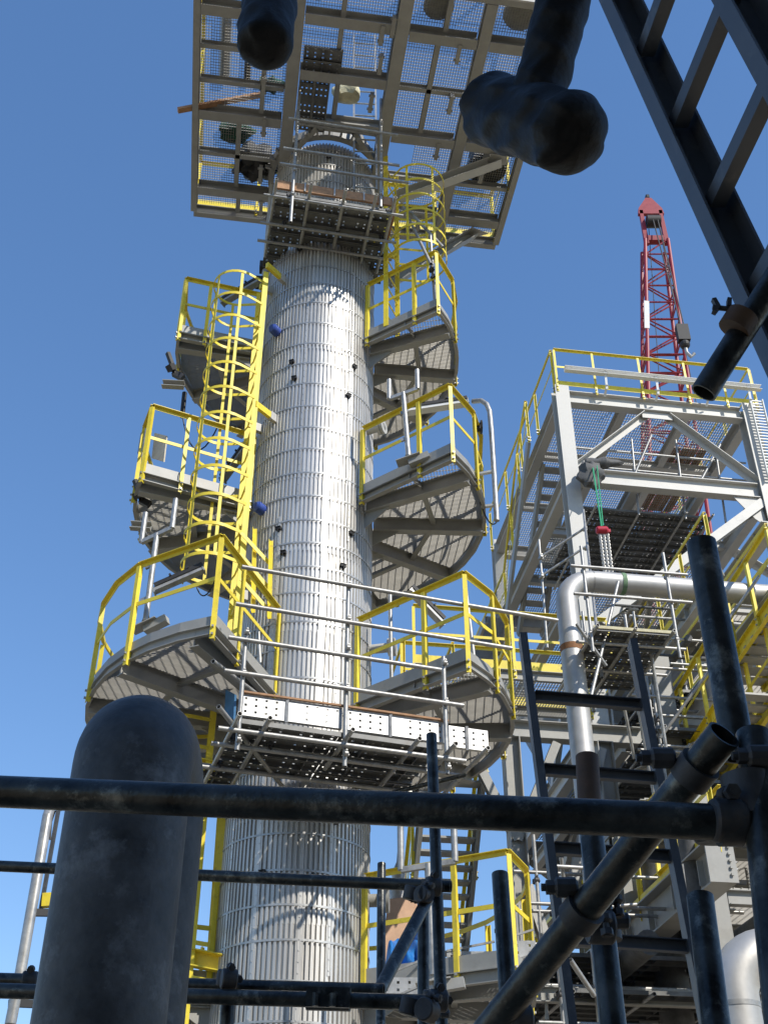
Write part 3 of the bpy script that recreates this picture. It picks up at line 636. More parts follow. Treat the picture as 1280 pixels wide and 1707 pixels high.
for px, ya, yb in ((487, 150, 375), (634, 170, 350)):
    A0 = ua(px); stube(up_, U(A0, -.05, uz(px, yb, A0)), U(A0, -.05, uz(px, ya, A0)), name='standard')
    for yy in (212, 258, 290, 330): coupler(up_, U(A0, -.08, uz(px, yy, A0)), UA, 0, 1.0, True)
for x0, y0, x1, y1, bb_ in ((470, 208, 662, 232, -.08), (465, 257, 665, 283, -.08), (462, 284, 680, 312, -.08), (492, 160, 640, 188, .5)):
    A0, A1 = ua(x0), ua(x1); zz = uz(560, y0+(y1-y0)*(560-x0)/(x1-x0), (A0+A1)/2); 
    stube(up_, U(A0, bb_, zz), U(A1, bb_, zz+.02), name='ledger')
for a, b_ in ((a0+.2, -.02), (a0+L*.95, -.02), (a0+.2, .5), (a0+L*.95, .5), (a0+1, .5), (a0+.1, .85), (a0+L, .85)): coupler(up_, U(a, b_, zb-.12), UA, R_(90), 1.1)
part('end_board', MB().bar(U(a1+.04, .05, zb+.08), U(a1+.04, .6, zb+.08), .03, .19), M['wood'], up_)
# aluminium access ladder through the opening
al = thing('scaffold_ladder', 'pale aluminium ladder leaning up through the opening beside the column head', 'ladder', WY(592, 318, 11.6))
def LP(px, py): return WY(px, py, 11.6+(320-py)*.004)
for x0, x1 in ((590, 590), (628, 625)): part('rail', MB().bar(LP(x0, 318), LP(x1+0, 60), .03, .055, (0, 1, 0)), M['galv'], al)
for k in range(13):
    y = 312-k*20; part('rung', MB().tube([LP(590, y), LP(627.5-.012*(312-y), y+2)], .014, 8), M['galv'], al, True)
# loose tubes by the right cage
lt = thing('scaffold_tubes', 'two galvanised tubes clamped upright at the rail of the highest ring platform', 'scaffold', WY(722, 500, 11.9))
stube(lt, WY(717, 390, 11.95), WY(726, 520, 11.9), name='tube'); stube(lt, WY(672, 345, 12.1), WY(718, 440, 11.8), name='tube'); stube(lt, WY(680, 350, 12.0), WY(738, 412, 12.0), name='tube')
coupler(lt, WY(720, 446, 11.8), .3, 0, 1.3); coupler(lt, WY(722, 462, 11.85), .3, .5, 1.2)

# ------------------------------------------------------------------ lamp poles, light fittings, conduit on the rings
def lamp_pole(label, px, y0, y1, Y, fork, fx, hx=.22):
    p0 = WY(px[1], y1, Y); p1 = WY(px[0], y0, Y); t = thing('lamp_pole', label, 'pole', p0, 'galvanised swivel lamp poles')
    part('pole', MB().tube([p0, p1], .034, 14), M['galv'], t, True)
    c = p1+(p0-p1).normalized()*.02; d = V(fx).normalized()
    f = MB(); e0, e1 = c-d*hx, c+d*hx; f.bar(e0, e1, .05, .05)
    part('fork', f, M['galv'], t)
    for e in (e0, e1): part('arm', MB().tube([e, e+Z3*fork+V((0, 0, 0))], .032, 12), M['galv'], t, True)
    part('foot', MB().bar(p0-d*.16-Z3*.06, p0+d*.16-Z3*.06, .16, .012).bar(p0-V((d.y, -d.x, 0))*.02+V((0, 0, -.11)), p0+d*.28+V((0, 0, -.11)), .10, .09).plate([p0+Z3*.16, p0+d*.07-Z3*.05, p0-d*.07-Z3*.05], .012), M['paint'], t)
    for zz in (.3, .75): part('cleat', MB().bar(p0+Z3*zz, p0+Z3*zz-d*.10, .03, .05), M['galv'], t)
    return t
lamp_pole('forked galvanised lamp pole left of the lower ring platform rail', (262, 243), 890, 1035, 11.3, .42, (.92, -.3, .3), .20)
lamp_pole('forked galvanised lamp pole over the rail right of the middle ring platform', (672, 681), 655, 760, 11.8, .34, (.9, -.2, .25), .20)
lamp_pole('forked galvanised pole below the lowest stair, seen between near tubes', (713, 722), 1440, 1625, 11.0, .55, (.95, -.1, .12), .26)
lamp_pole('short lamp pole at the outer left rail of the middle ring platform', (237, 240), 750, 800, 12.4, .34, (.5, -.6, .0), .06)
def fitting(label, a, b, Ya, Yb, w=.13, m='dark'):
    p, q_ = WY(a[0], a[1], Ya), WY(b[0], b[1], Yb); t = thing('light_fitting', label, 'light fitting', p, 'strip lights on the ring platforms')
    part('housing', MB().bar(p+Z3*.05, q_+Z3*.05, w, .05), M['dark'], t); part('diffuser', MB().bar(p, q_, w*.8, .05), M['white'] if m == 'w' else M['galv'], t)
    part('end_cap', MB().bar(p-(q_-p).normalized()*.02, p, w*.9, .09), M['galv'], t); part('end_cap', MB().bar(q_, q_+(q_-p).normalized()*.02, w*.9, .09), M['galv'], t)
    part('clip', MB().bar(p*.7+q_*.3+Z3*.09, p*.66+q_*.34+Z3*.09, w*1.2, .03).bar(p*.3+q_*.7+Z3*.09, p*.34+q_*.66+Z3*.09, w*1.2, .03), M['dark'], t)
fitting('dark strip light angled behind the top of the long cage', (372, 505), (432, 470), 12.9, 12.6)
fitting('strip light sloping behind the cage above the middle left deck', (372, 800), (412, 745), 13.0, 12.6)
fitting('long strip light below the middle platform at left, over the curved rail', (258, 985), (338, 950), 11.9, 11.9)
fitting('strip light hanging at right of the lower column under the middle ring', (684, 985), (738, 1040), 12.2, 12.4)
fitting('black strip light under the far edge of the highest ring platform at right', (672, 688), (778, 672), 12.6, 12.6, .16, 'w')
def cable(label, pts, r=.011):
    t = []
    for i in range(len(pts)-1):
        a, b = V(pts[i]), V(pts[i+1])
        for k in range(6): t.append(a.lerp(b, k/6)-Z3*(.0))
    t.append(V(pts[-1])); solo('cable', label, 'cable', MB().tube(t, r, 6), M['dark'], t[0], True, group='black cables')
def sag(a, b, s, n=10): return [V(a).lerp(V(b), k/n)-Z3*(4*s*(k/n)*(1-k/n)) for k in range(n+1)]
solo('cable', 'black cable dangling between the two upper left decks', 'cable', MB().tube(sag(WY(304, 692, 12.6), WY(366, 705, 12.6), .55), .010, 6), M['dark'], WY(304, 692, 12.6), True)
solo('cable', 'black cable looping from the foot of the bent conduit at right', 'cable', MB().tube(sag(WY(798, 830, 12.6), WY(829, 868, 12.6), .2), .009, 6), M['dark'], WY(810, 850, 12.6), True)
solo('cable', 'black cable sagging below the strip light at the lower left rail', 'cable', MB().tube(sag(WY(327, 975, 12.4), WY(362, 960, 12.4), .22), .009, 6), M['dark'], WY(327, 980, 12.4), True)
solo('hanging_sleeve', 'short black sleeve hanging below the highest left deck', 'sleeve', MB().tube([WY(308, 655, 12.6), WY(304, 695, 12.6)], .035, 10), M['dark'], WY(304, 695, 12.6), True)
cp = thing('conduit', 'galvanised conduit bent over the outer rail at right of the middle ring', 'pipe', WY(828, 868, 12.5))
pts = [WY(788, 669, 12.7), WY(802, 668, 12.6), WY(811, 674, 12.5), WY(816, 686, 12.5), WY(819, 720, 12.5), WY(824, 800, 12.5), WY(828, 868, 12.5)]
part('pipe', MB().tube(pts, .036, 12), M['galv'], cp, True)
part('bracket', MB().bar(WY(800, 790, 12.6), WY(822, 786, 12.5), .05, .03).bar(WY(803, 845, 12.6), WY(826, 842, 12.5), .05, .03), M['white'], cp)
part('hand_wheel', MB().tube([WY(802, 712, 12.4)+V((.0, .09*math.cos(k*.63), .09*math.sin(k*.63))) for k in range(10)], .014, 6, closed=True).bar(WY(795, 712, 12.4), WY(804, 712, 12.4), .08, .1), M['dark'], cp, True)
solo('inspection_board', 'stained pale board tied inside the rail of the middle left deck', 'board', MB().plate([WY(259, 722, 12.5), WY(279, 727, 12.3), WY(274, 770, 12.3), WY(254, 764, 12.5)], .02), M['box'], WY(265, 765, 12.4))
for i, (px, py, lb) in enumerate(((283, 600, 'dark bracket arm left of the highest deck'), (228, 812, 'dark bracket arm left of the middle deck'))):
    t = thing('davit_bracket', lb, 'bracket', WY(px+10, py+20, 12.3))
    part('arm', MB().bar(WY(px-3, py-12, 12.3), WY(px+10, py+24, 12.4), .06, .05).bar(WY(px+7, py+22, 12.4), WY(px+22, py+30, 12.4), .07, .09), M['dark'], t)
    part('cross_channel', MB().chan(WY(px-12+2*i, py+40+i*24, 12.3), WY(px+24, py+42+i*24, 12.3), .09, .10), M['paint'], t)
    part('flange', MB().bar(WY(px, py+8, 12.3), WY(px+5, py+18, 12.35), .10, .10), M['dark'], t)

# ------------------------------------------------------------------ MODULE at right (plant grid)
MO = V((3.978, 20.0, 0))
def G(a, b, z): return MO+GU*a+GV*b+Z3*z
mod = thing('steel_module', 'pale grey braced steel tower with stacked grating decks right of the column', 'steel structure', G(2.2, 3, ZG))
for a, b in ((0, 0), (4.4, 0), (0, 6.3), (4.4, 6.3)):
    part('column', MB().ibeam(G(a, b, ZG), G(a, b, 17.62), .32, .32, .02, GV), M['pale'], mod)
for zz, h_ in ((17.35, .34), (15.15, .38), (12.55, .3), (9.2, .34), (5.6, .34)):
    for b in (0, 6.3): part('girder', MB().ibeam(G(.17, b, zz), G(4.23, b, zz), .22, h_, .018), M['pale'], mod)
    for a in (0, 4.4): part('girder', MB().ibeam(G(a, .17, zz), G(a, 6.13, zz), .22, h_, .018), M['pale'], mod)
    for a in (1.5, 3.0): part('floor_beam', MB().ibeam(G(a, .12, zz+.03), G(a, 6.18, zz+.03), .16, .24, .014), M['pale'], mod)
    for b in (2.1, 4.2): part('floor_beam', MB().ibeam(G(.12, b, zz+.0), G(4.28, b, zz+.0), .14, .2, .014), M['pale'], mod)
def mgrate(par, a0, b0, a1, b1, z, sp=.06, m='grate'):
    poly = [tuple(G(a, b, 0))[:2] for a, b in ((a0, b0), (a1, b0), (a1, b1), (a0, b1))]
    return part('grating', MB().grating(poly, z, (GV.x, GV.y), sp, .1, .008, .03), M[m], par, kind='stuff')
for a in (0, 1.5, 3.0):
    mgrate(mod, a+.05, .1, a+1.42 if a < 3 else 4.35, 6.2, 17.55)
    mgrate(mod, a+.05, 2.2, a+1.42 if a < 3 else 4.35, 6.2, 15.36)
    mgrate(mod, a+.05, .1, a+1.42 if a < 3 else 4.35, 4.2, 12.73)
    mgrate(mod, a+.05, .1, a+1.42 if a < 3 else 4.35, 6.2, 9.4)
    mgrate(mod, a+.05, 2.1, a+1.42 if a < 3 else 4.35, 6.2, 5.8)
def brace(par, p, q_, w=.16, h=.16, m='pale', name='brace'):
    return part(name, MB().ang(p, q_, w, h, .014), M[m], par)
brace(mod, G(.2, -.02, 15.45), G(1.95, -.02, 17.1)); brace(mod, G(2.45, -.02, 17.1), G(4.25, -.02, 15.45))
part('gusset', MB().bar(G(1.85, -.03, 17.08), G(2.55, -.03, 17.08), .02, .18), M['pale'], mod)
part('brace', MB().ibeam(G(4.25, -.02, 14.85), G(.25, -.02, 11.55), .2, .2, .016, GV), M['pale'], mod)
part('gusset', MB().plate([G(4.2, -.05, 15.0), G(3.6, -.05, 14.95), G(4.0, -.05, 14.4), G(4.25, -.05, 14.2)], .02), M['pale'], mod)
brace(mod, G(.3, 1.0, 14.9), G(2.2, 6.0, 14.9), .14, .14); brace(mod, G(4.1, 1.0, 14.9), G(2.2, 6.0, 14.9), .14, .14)
brace(mod, G(0, .2, 12.4), G(0, 3.1, 9.4)); brace(mod, G(0, 6.1, 12.4), G(0, 3.2, 9.4)); brace(mod, G(0, .2, 9.0), G(0, 6.1, 5.8)); brace(mod, G(.2, 6.3, 9.0), G(4.2, 6.3, 5.8)); brace(mod, G(.2, 0, 9.0), G(2.2, 0, 5.8)); brace(mod, G(4.2, 0, 9), G(2.2, 0, 5.8))
brace(mod, G(.2, 6.3, 5.4), G(4.2, 6.3, 1.5)); brace(mod, G(4.2, 6.3, 5.4), G(.2, 6.3, 1.5)); brace(mod, G(0, .2, 5.4), G(0, 6.1, 1.5)); brace(mod, G(0, 6.1, 5.4), G(0, .2, 1.5))
# splice plates with bolts on the near column
for zz in (8.0, 10.3):
    b = MB().bar(G(.0, -.17, zz-.35), G(0, -.17, zz+.35), .26, .016, GV)
    for i in range(6):
        for s in (-1, 1): b.bar(G(.08*s, -.18, zz-.28+i*.11), G(.08*s, -.2, zz-.28+i*.11), .03, .03)
    part('splice_plate', b, M['pale'], mod)
for k in range(2): 
    rp_ = [G(-.1, -.15, 17.6), G(.8, -.15, 17.6), G(1.9, -.15, 17.6), G(3.0, -.15, 17.6), G(3.9, -.15, 17.6), G(4.6, -.15, 17.6)] if k == 0 else [G(-.15, -.1, 17.6), G(-.15, 1.4, 17.6), G(-.15, 2.9, 17.6), G(-.15, 4.5, 17.6), G(-.15, 6.4, 17.6)]
    rail_path(mod, rp_, 0, range(len(rp_)), 1.1)
part('toe_plate', MB().bar(G(-.1, -.15, 17.68), G(4.6, -.15, 17.68), .01, .13), M['yellow'], mod)
rail_path(mod, [G(4.62, b, 17.6) for b in (-.15, 1.5, 3.1, 4.7, 6.4)], 0, range(5), 1.1)
rail_path(mod, [G(a, -.2, 15.4) for a in (4.7, 5.8, 7.0)], 0, range(3), 1.1)
part('girder', MB().ibeam(G(4.6, 0, 15.15), G(9.0, 0, 15.15), .22, .38, .018), M['pale'], mod)
for zz in (12.55, 9.2):
    for b in (0, 2.1, 4.2, 6.3): part('girder', MB().ibeam(G(4.6, b, zz), G(9.0, b, zz), .18, .3, .016), M['pale'], mod)
    for a in (6.0, 7.5): part('floor_beam', MB().ibeam(G(a, .12, zz+.03), G(a, 6.18, zz+.03), .16, .22, .014), M['pale'], mod)
    for a in (4.6, 6.1, 7.6): mgrate(mod, a, .1, a+1.35, 6.2, zz+.19)
brace(mod, G(4.6, .1, 12.3), G(6.6, .1, 9.4)); brace(mod, G(4.5, 2.1, 15.0), G(8.0, 2.1, 12.7)); brace(mod, G(1.5, .3, 12.3), G(3.0, 6.1, 12.3), .12, .12); brace(mod, G(3.0, .3, 12.3), G(1.5, 6.1, 12.3), .12, .12)
for i in range(9):
    a = .35+i*.42; part('service_pipe', MB().tube([G(a, .3, 9.0-(i % 3)*.12), G(a, 6.0, 9.0-(i % 3)*.12)], .03+.015*(i % 3), 10), M['galv' if i % 2 else 'paint'], mod, True)
# white pipe bundle resting outside the top rail
wp = thing('tray_run', 'white cable tray fixed along the outside of the module top rail', 'cable tray', G(.1, -.32, 17.9))
part('tray', MB().chan(G(.05, -.34, 17.95), G(4.7, -.34, 17.95), .12, .12, .006), M['white'], wp); 
for a in (1.0, 2.2, 3.4, 4.4): part('hanger', MB().bar(G(a, -.30, 17.5), G(a, -.34, 18.05), .05, .02).bar(G(a, -.1, 17.45), G(a, -.34, 17.6), .05, .02), M['white'], wp)
ct = thing('cable_ladder', 'upright white cable ladder on the right corner column of the module', 'cable tray', G(4.55, -.25, 15.4))
for s in (0, .3): part('side_rail', MB().bar(G(4.4+s, -.27, 15.4), G(4.4+s, -.27, 17.65), .02, .08), M['white'], ct)
for k in range(26): part('rung', MB().bar(G(4.41, -.27, 15.45+k*.086), G(4.69, -.27, 15.45+k*.086), .03, .02), M['white'], ct)
# inner scaffold decks in the module
isf = thing('scaffold_platform', 'dark scaffold planking laid inside the module below its middle girder', 'scaffold', G(2, 2, 14.6))
gu_ang = math.atan2(GU.y, GU.x)
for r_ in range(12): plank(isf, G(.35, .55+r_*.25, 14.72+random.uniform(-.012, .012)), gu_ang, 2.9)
for a in (.6, 1.6, 2.6, 3.2): stube(isf, G(a, .2, 14.62), G(a, 3.7, 14.62), name='transom')
for zz in (15.75, 16.25): stube(isf, G(.2, .35, zz), G(4.3, .35, zz), name='guard_tube')
for a, zt_ in ((1.55, 16.6), (2.6, 16.7), (3.5, 16.3)): stube(isf, G(a, .3, 14.5), G(a+.1, .3, zt_), name='standard')
stube(isf, G(1.5, .25, 15.4), G(2.1, .2, 16.7), name='brace'); stube(isf, G(3.0, .25, 15.4), G(3.7, .2, 16.6), name='brace')
tb = thing('plank_stack', 'warm brown boards laid on the module top deck near its right side', 'boards', G(3.4, 3, 17.6))
for k in range(5): part('board', MB().bar(G(3.15+k*.21, 1.6, 17.60), G(3.15+k*.21, 4.2, 17.60), .18, .03), M['wood'], tb)
drm = thing('process_drum', 'dark horizontal drum hanging in the shade inside the module', 'vessel', G(2.5, 3.2, 10.6))
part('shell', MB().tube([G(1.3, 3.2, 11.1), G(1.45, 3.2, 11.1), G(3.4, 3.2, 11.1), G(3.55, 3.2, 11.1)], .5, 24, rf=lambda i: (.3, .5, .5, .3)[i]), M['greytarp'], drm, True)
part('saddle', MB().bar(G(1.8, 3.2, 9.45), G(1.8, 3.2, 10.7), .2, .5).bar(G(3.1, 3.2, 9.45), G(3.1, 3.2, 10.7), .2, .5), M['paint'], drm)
# sloping stair and rails down the left side of the module
st = thing('side_stair', 'stair flight with yellow rails stepping down the left side of the module', 'stair', G(-.9, 4, 13.6))
pA, pB = G(.78, 2.3, 17.3), G(.78, 5.6, 14.4)
for s in (0, -.6):
    o_ = GU*s
    part('stringer', MB().chan(pA+o_, pB+o_, .08, .24), M['paint'], st)
    pass
for k in range(13): part('tread', MB().bar((pA+(pB-pA)*(k+.5)/13), (pA+(pB-pA)*(k+.5)/13)+GU*-.58, .24, .03), M['grate'], st)
rail_path(st, [G(-.3, 1.7, 17.6), G(-.35, 2.6, 16.7), G(-.35, 3.6, 15.6), G(-.35, 4.6, 14.5), G(-.35, 6.0, 14.5), G(-.35, 7.6, 14.5), G(-.35, 9.4, 14.5)], 0, range(7), 1.1)
part('stringer', MB().chan(G(-.32, 1.7, 17.4), G(-.37, 4.6, 14.3), .07, .22), M['paint'], st)
def walkway(label, pts, z, w_, railings=(1, 1), side=-1, toe=True):
    t = thing('walkway', label, 'walkway', pts[0])
    for i in range(len(pts)-1):
        p, q_ = pts[i], pts[i+1]; d = (q_-p).normalized(); n_ = V((-d.y, d.x, 0))*w_
        for e in (V((0, 0, 0)), n_): part('edge_channel', MB().chan(p+e-Z3*.1, q_+e-Z3*.1, .07, .18), M['paint'], t)
        part('grating', MB().grating([tuple(p)[:2], tuple(q_)[:2], tuple(q_+n_)[:2], tuple(p+n_)[:2]], p.z, (n_.x, n_.y), .05, .1, .007), M['grate'], t, kind='stuff')
        k = max(1, int((q_-p).length/1.2))
        for j, e in enumerate((V((0, 0, 0)), n_)):
            if railings[j]:
                rail_path(t, [p.lerp(q_, m/k)+e for m in range(k+1)], 0, range(k+1), 1.1)
                part('toe_plate', MB().bar(p+e+Z3*.08, q_+e+Z3*.08, .01, .16), M['yellow'], t)
    return t
walkway('grating walkway with yellow rails along the left side of the module, upper level', [G(-.22, 4.8, 14.4), G(-.22, 9.5, 14.4)], 14.4, .6, railings=(0, 0))
walkway('yellow-railed link walkway behind the lower ring platform, reaching the module', [WY(690, 1105, 17.2), WY(690, 1105, 17.2)+GU*3.4], 9, 1.3)
walkway('short yellow-railed spur walkway seen edge-on beyond the lower ring', [WY(694, 1100, 17.2)+GV*1.3, WY(694, 1100, 17.2)+GV*5.5], 9, -.9)
sup = thing('trestle', 'grey trestle columns with knee braces standing beyond the lower ring platform', 'steel structure', WY(845, 1400, 17.5))
tp = WY(848, 1200, 17.6)
for dx in (0, 1.55):
    b0 = tp+GU*dx-Z3*0; bz = V((b0.x, b0.y, ZG)); tz = V((b0.x, b0.y, 8.0))
    part('post', MB().ibeam(bz, tz, .26, .26, .016, GU), M['paint'], sup)
part('cap_beam', MB().ibeam(V((tp.x-.7, tp.y-.1, 8.15)), V((tp.x+2.2, tp.y+.32, 8.15)), .22, .3), M['paint'], sup)
for s in (-1, 1): part('knee', MB().ibeam(V((tp.x, tp.y, 6.3)), V((tp.x+s*.75, tp.y+s*.1, 7.95)), .14, .14, .012, GV), M['paint'], sup)
part('knee', MB().ibeam(V((tp.x, tp.y, 3.1)), V((tp.x+1.5, tp.y+.2, 7.9)), .14, .14, .012, GV), M['pale'], sup)
part('knee', MB().ibeam(V((tp.x+.1, tp.y, 5.6)), V((tp.x+1.5, tp.y+.2, .5)), .16, .16, .012, GV), M['pale'], sup)
# hidden-side stair seen between column and trestle
stt = thing('steel_stair', 'steep dark steel stair seen from beneath right of the lower column', 'stair', WY(730, 1600, 19))
SB, ST = WY(722, 1625, 19.3), WY(758, 1270, 17.5)
sw = GU*.93
for e in (V((0, 0, 0)), sw): part('stringer', MB().chan(SB+e-GU*.46, ST+e-GU*.46, .07, .24), M['paint'], stt)
nT = 15
tm = MB().bar(-GU*.43, GU*.43, .24, .035).mesh('tread'); tm.materials.append(M['paint'])
for k in range(nT): inst('tread', tm, stt, SB.lerp(ST, (k+.5)/nT))
for e in (-.5, .5): rail_path(stt, [SB+GU*e, SB.lerp(ST, .5)+GU*e, ST+GU*e], 0, (0, 1, 2), 1.0)

# stainless riser pipe with elbow
pp = thing('riser_pipe', 'thick bare stainless pipe turning down in an elbow in front of the module', 'pipe', WY(1000, 1420, 15))
YP = 15.0; pc = WY(958, 985, YP); zc = WY(990, 966, YP).z; xc_ = WY(948, 1040, YP)
rr = .165; re = .42; vx = V((xc_.x, xc_.y, 0)); pts = [vx+Z3*ZG, vx+Z3*4]
pts += [vx+Z3*(zc-re-.8)]
for k in range(9):
    a = math.pi/2*k/8; pts.append(vx+GU*(re*(1-math.cos(a)))+Z3*(zc-re+re*math.sin(a)))
pts += [vx+GU*1.2+Z3*zc, vx+GU*6+Z3*zc]
part('pipe', MB().tube(pts, rr, 24), M['steelpipe'], pp, True)
for z_, m in ((WY(955, 1083, YP).z, 'rust'),): part('weld_band', MB().tube([vx+Z3*(z_-.05), vx+Z3*(z_+.05)], rr+.004, 24), M['rust'], pp, True)
part('weld_band', MB().tube([vx+GU*2.15+Z3*zc, vx+GU*2.22+Z3*zc], rr+.004, 24), M['wood'], pp, True)
part('weld_band', MB().tube([vx+GU*.42+Z3*zc, vx+GU*.44+Z3*zc], rr+.003, 24), M['galv'], pp, True)
sl = thing('sling', 'green lifting sling hanging over the stainless pipe with a chain hoist', 'sling', vx+GU*.9+Z3*zc)
part('loop', MB().tube([vx+GU*.87+Z3*zc, vx+GU*.935+Z3*zc], rr+.008, 24), mat('faded_green_webbing', (.16, .26, .15), .8, 0, .2, 20), sl, True)
ch = thing('chain_hoist', 'red chain hoist hung by a green sling from the module girder', 'hoist', WY(1003, 883, 17.5))
hp = WY(1003, 884, 17.5); part('body', MB().tube([hp-V((.11, 0, 0)), hp-V((.08, 0, 0)), hp+V((.08, 0, 0)), hp+V((.11, 0, 0))], .1, 18, rf=lambda i: (.05, .075, .075, .05)[i]).bar(hp+V((.06, 0, -.02)), hp+V((.15, 0, -.02)), .06, .06), M['hoist'], ch, True)
gt = WY(986, 768, 19.7)
part('sling', MB().tube([hp+Z3*.08, gt], .016, 6).tube([hp+Z3*.1+V((.03, 0, 0)), gt+V((.10, 0, 0))], .011, 6), M['sling'], ch)
lk = MB().tube([V((.022*math.cos(k*.785), 0, .036*math.sin(k*.785))) for k in range(8)], .009, 5, closed=True).mesh('chain_link'); lk.materials.append(M['galv'])
for s in range(3):
    e0 = hp+V((-.05+s*.07, 0, -.1)); e1 = WY(1008+s*6, 958, 15.8)
    n_ = 22
    for k in range(n_): inst('chain_link', lk, ch, e0.lerp(e1, k/n_), Matrix.Rotation(math.pi/2*(k % 2), 4, 'Z').to_quaternion())
gtb = MB().sphere(WY(985, 790, 19.55), .34, .8, .4, 1.0, 16, 12, lambda d: 1+.2*math.sin(6*d.z+3*d.x)+.12*math.sin(11*d.x)).sphere(WY(1000, 772, 19.6), .3, 1.4, .4, .4, 14, 8, lambda d: 1+.2*math.sin(8*d.x))
solo('sheeting_bundle', 'crumpled dark grey sheeting tied where the module column meets its girder', 'sheeting', gtb, M['greytarp'], WY(985, 790, 19.55), True)

# small hung scaffold beside the stainless pipe
hs_ = thing('scaffold_platform', 'small perforated scaffold deck hung beside the stainless pipe elbow', 'scaffold', WY(1050, 1070, 14.6))
H0 = WY(985, 1052, 14.4)
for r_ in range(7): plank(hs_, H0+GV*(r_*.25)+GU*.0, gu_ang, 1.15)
for x in (.0, .55, 1.1): stube(hs_, H0+GU*x-GV*.3-Z3*.07, H0+GU*x+GV*1.8-Z3*.07, name='transom')
for b_ in (.1, .9): stube(hs_, H0+GV*b_-GU*.2-Z3*.13, H0+GV*b_+GU*1.4-Z3*.13, name='ledger')
for x, y in ((-.05, -.12), (1.2, -.12), (.5, 1.7), (1.2, 1.7)): 
    stube(hs_, H0+GU*x+GV*y-Z3*.4, H0+GU*x+GV*y+Z3*1.35, name='standard')
    for zz in (-.1, .5, .95): coupler(hs_, H0+GU*x+GV*y+Z3*zz, .1, 0, 1.2, True)
for zz in (.5, .97): stube(hs_, H0-GU*.25-GV*.16+Z3*zz, H0+GU*1.5-GV*.16+Z3*zz, name='guard_tube')
part('toe_board', MB().bar(H0-GV*.12+Z3*.0, H0+GU*1.2-GV*.12+Z3*.0, .03, .045), M['insul'], hs_)
stube(hs_, WY(985, 1160, 14.3), WY(1030, 970, 14.8), name='brace'); stube(hs_, WY(960, 1040, 14.2), WY(1010, 1110, 14.5), name='brace')
# tubes at module left
ms = thing('scaffold_tubes', 'scaffold tube ladder frame lashed beside the near column of the module', 'scaffold', WY(900, 1000, 18.5))
stube(ms, WY(898, 900, 18.8), WY(912, 1080, 18.8), name='standard'); stube(ms, WY(972, 850, 18.6), WY(1003, 1130, 15.0), name='standard')
for y0, y1 in ((928, 880), (960, 912)): stube(ms, WY(902, y0, 18.7), WY(975, y1, 18.5), name='ledger')
for p in ((902, 928), (903, 960), (975, 880), (978, 912)): coupler(ms, WY(p[0], p[1], 18.6), .3, 0, 1.4, True)

# ------------------------------------------------------------------ pipe rack at far right
rk = thing('pipe_rack', 'stacked steel pipe rack decks and girders filling the lower right', 'steel structure', (9, 18, ZG))
def vline(px, py, z, back, fwd_=0): 
    p = WZ(px, py, z); return p-GV*fwd_, p+GV*back
def girder(px, py, z, back, w=.25, h=.45, fwd_=1.0, m='pale', name='girder'):
    a, b = vline(px, py, z, back, fwd_); part(name, MB().ibeam(a, b, w, h, .02), M[m], rk); return a, b
gA = girder(1240, 1082, 9.0, 9.5, .25, .5, 1.5)
gB = girder(1275, 1190, 8.0, 9, .22, .36, 1.0)
gC = girder(1160, 1010, 11.0, 7, .22, .3, 1.0)
gD = girder(1195, 1440, 4.5, 8, .3, .5, .1, 'paint')  # darker paint than the other girders, standing in for shade
gE = girder(1262, 905, 12.2, 7, .22, .3, .5)
for zz, pa_, pb_ in ((9.0, gA, gC), (8.0, gA, gB), (12.2, gE, gC)):
    pass
for gpair in (gA, gB, gC, gD, gE):
    p, q_ = gpair; n_ = 9
    for k in range(n_): 
        c = p.lerp(q_, (k+.5)/n_); part('stiffener', MB().bar(c-GU*.10, c-GU*.02, .012, .3), M['paint'], rk)
def deck(px, py, z, wa, wb, sp=.05, m='paint', nb=4):
    p = WZ(px, py, z)
    for k in range(nb+1):
        q_ = p+GV*(wb*k/nb); part('deck_beam', MB().ibeam(q_-Z3*.12, q_+GU*wa-Z3*.12, .12, .18, .012), M[m], rk)
    for k in range(2):
        q_ = p+GU*(wa*k); part('deck_beam', MB().ibeam(q_-Z3*.14, q_+GV*wb-Z3*.14, .16, .24, .012), M[m], rk)
    poly = [tuple(x)[:2] for x in (p, p+GU*wa, p+GU*wa+GV*wb, p+GV*wb)]
    part('grating', MB().grating(poly, z, (GU.x, GU.y), sp, .1, .009, .03), M['grate'], rk, kind='stuff')
    return p
deck(1130, 1000, 12.0, 4.0, 7.0); deck(1060, 1090, 10.4, 4.5, 7.5); deck(1120, 1190, 8.6, 4.5, 8); deck(1040, 1230, 8.2, 3.5, 6); deck(1075, 1330, 6.4, 5, 7)
deck(1210, 1480, 4.55, 3, 7, nb=5); deck(880, 1640, 3.6, 5, 6); deck(960, 1600, 4.3, 4, 6)
for px, py in ((1118, 1400), (1150, 1250), (1230, 1500), (1090, 1600), (1010, 1660), (1060, 1650)):
    p = WZ(px, py, 4 if py > 1450 else 7); part('column', MB().ibeam(V((p.x, p.y+1, ZG)), V((p.x, p.y+1, p.z+2)), .25, .25, .016, GV), M['paint'], rk)
for (a, b) in (((1060, 1290), (1170, 1240)), ((900, 1560), (985, 1620)), ((1100, 1640), (1180, 1560))):
    brace(rk, WY(a[0], a[1], 17), WY(b[0], b[1], 16.5), .12, .12)
for (a, m_name) in ((gA, 'a'), (gD, 'd'), (gC, 'c')):
    p, q_ = a; k = 6; off = Z3*.28
    rail_path(rk, [p.lerp(q_, i/k)+off for i in range(k+1)], 0, range(k+1), 1.1)
    part('toe_plate', MB().bar(p+off+Z3*.05, q_+off+Z3*.05, .012, .2), M['yellow'], rk)
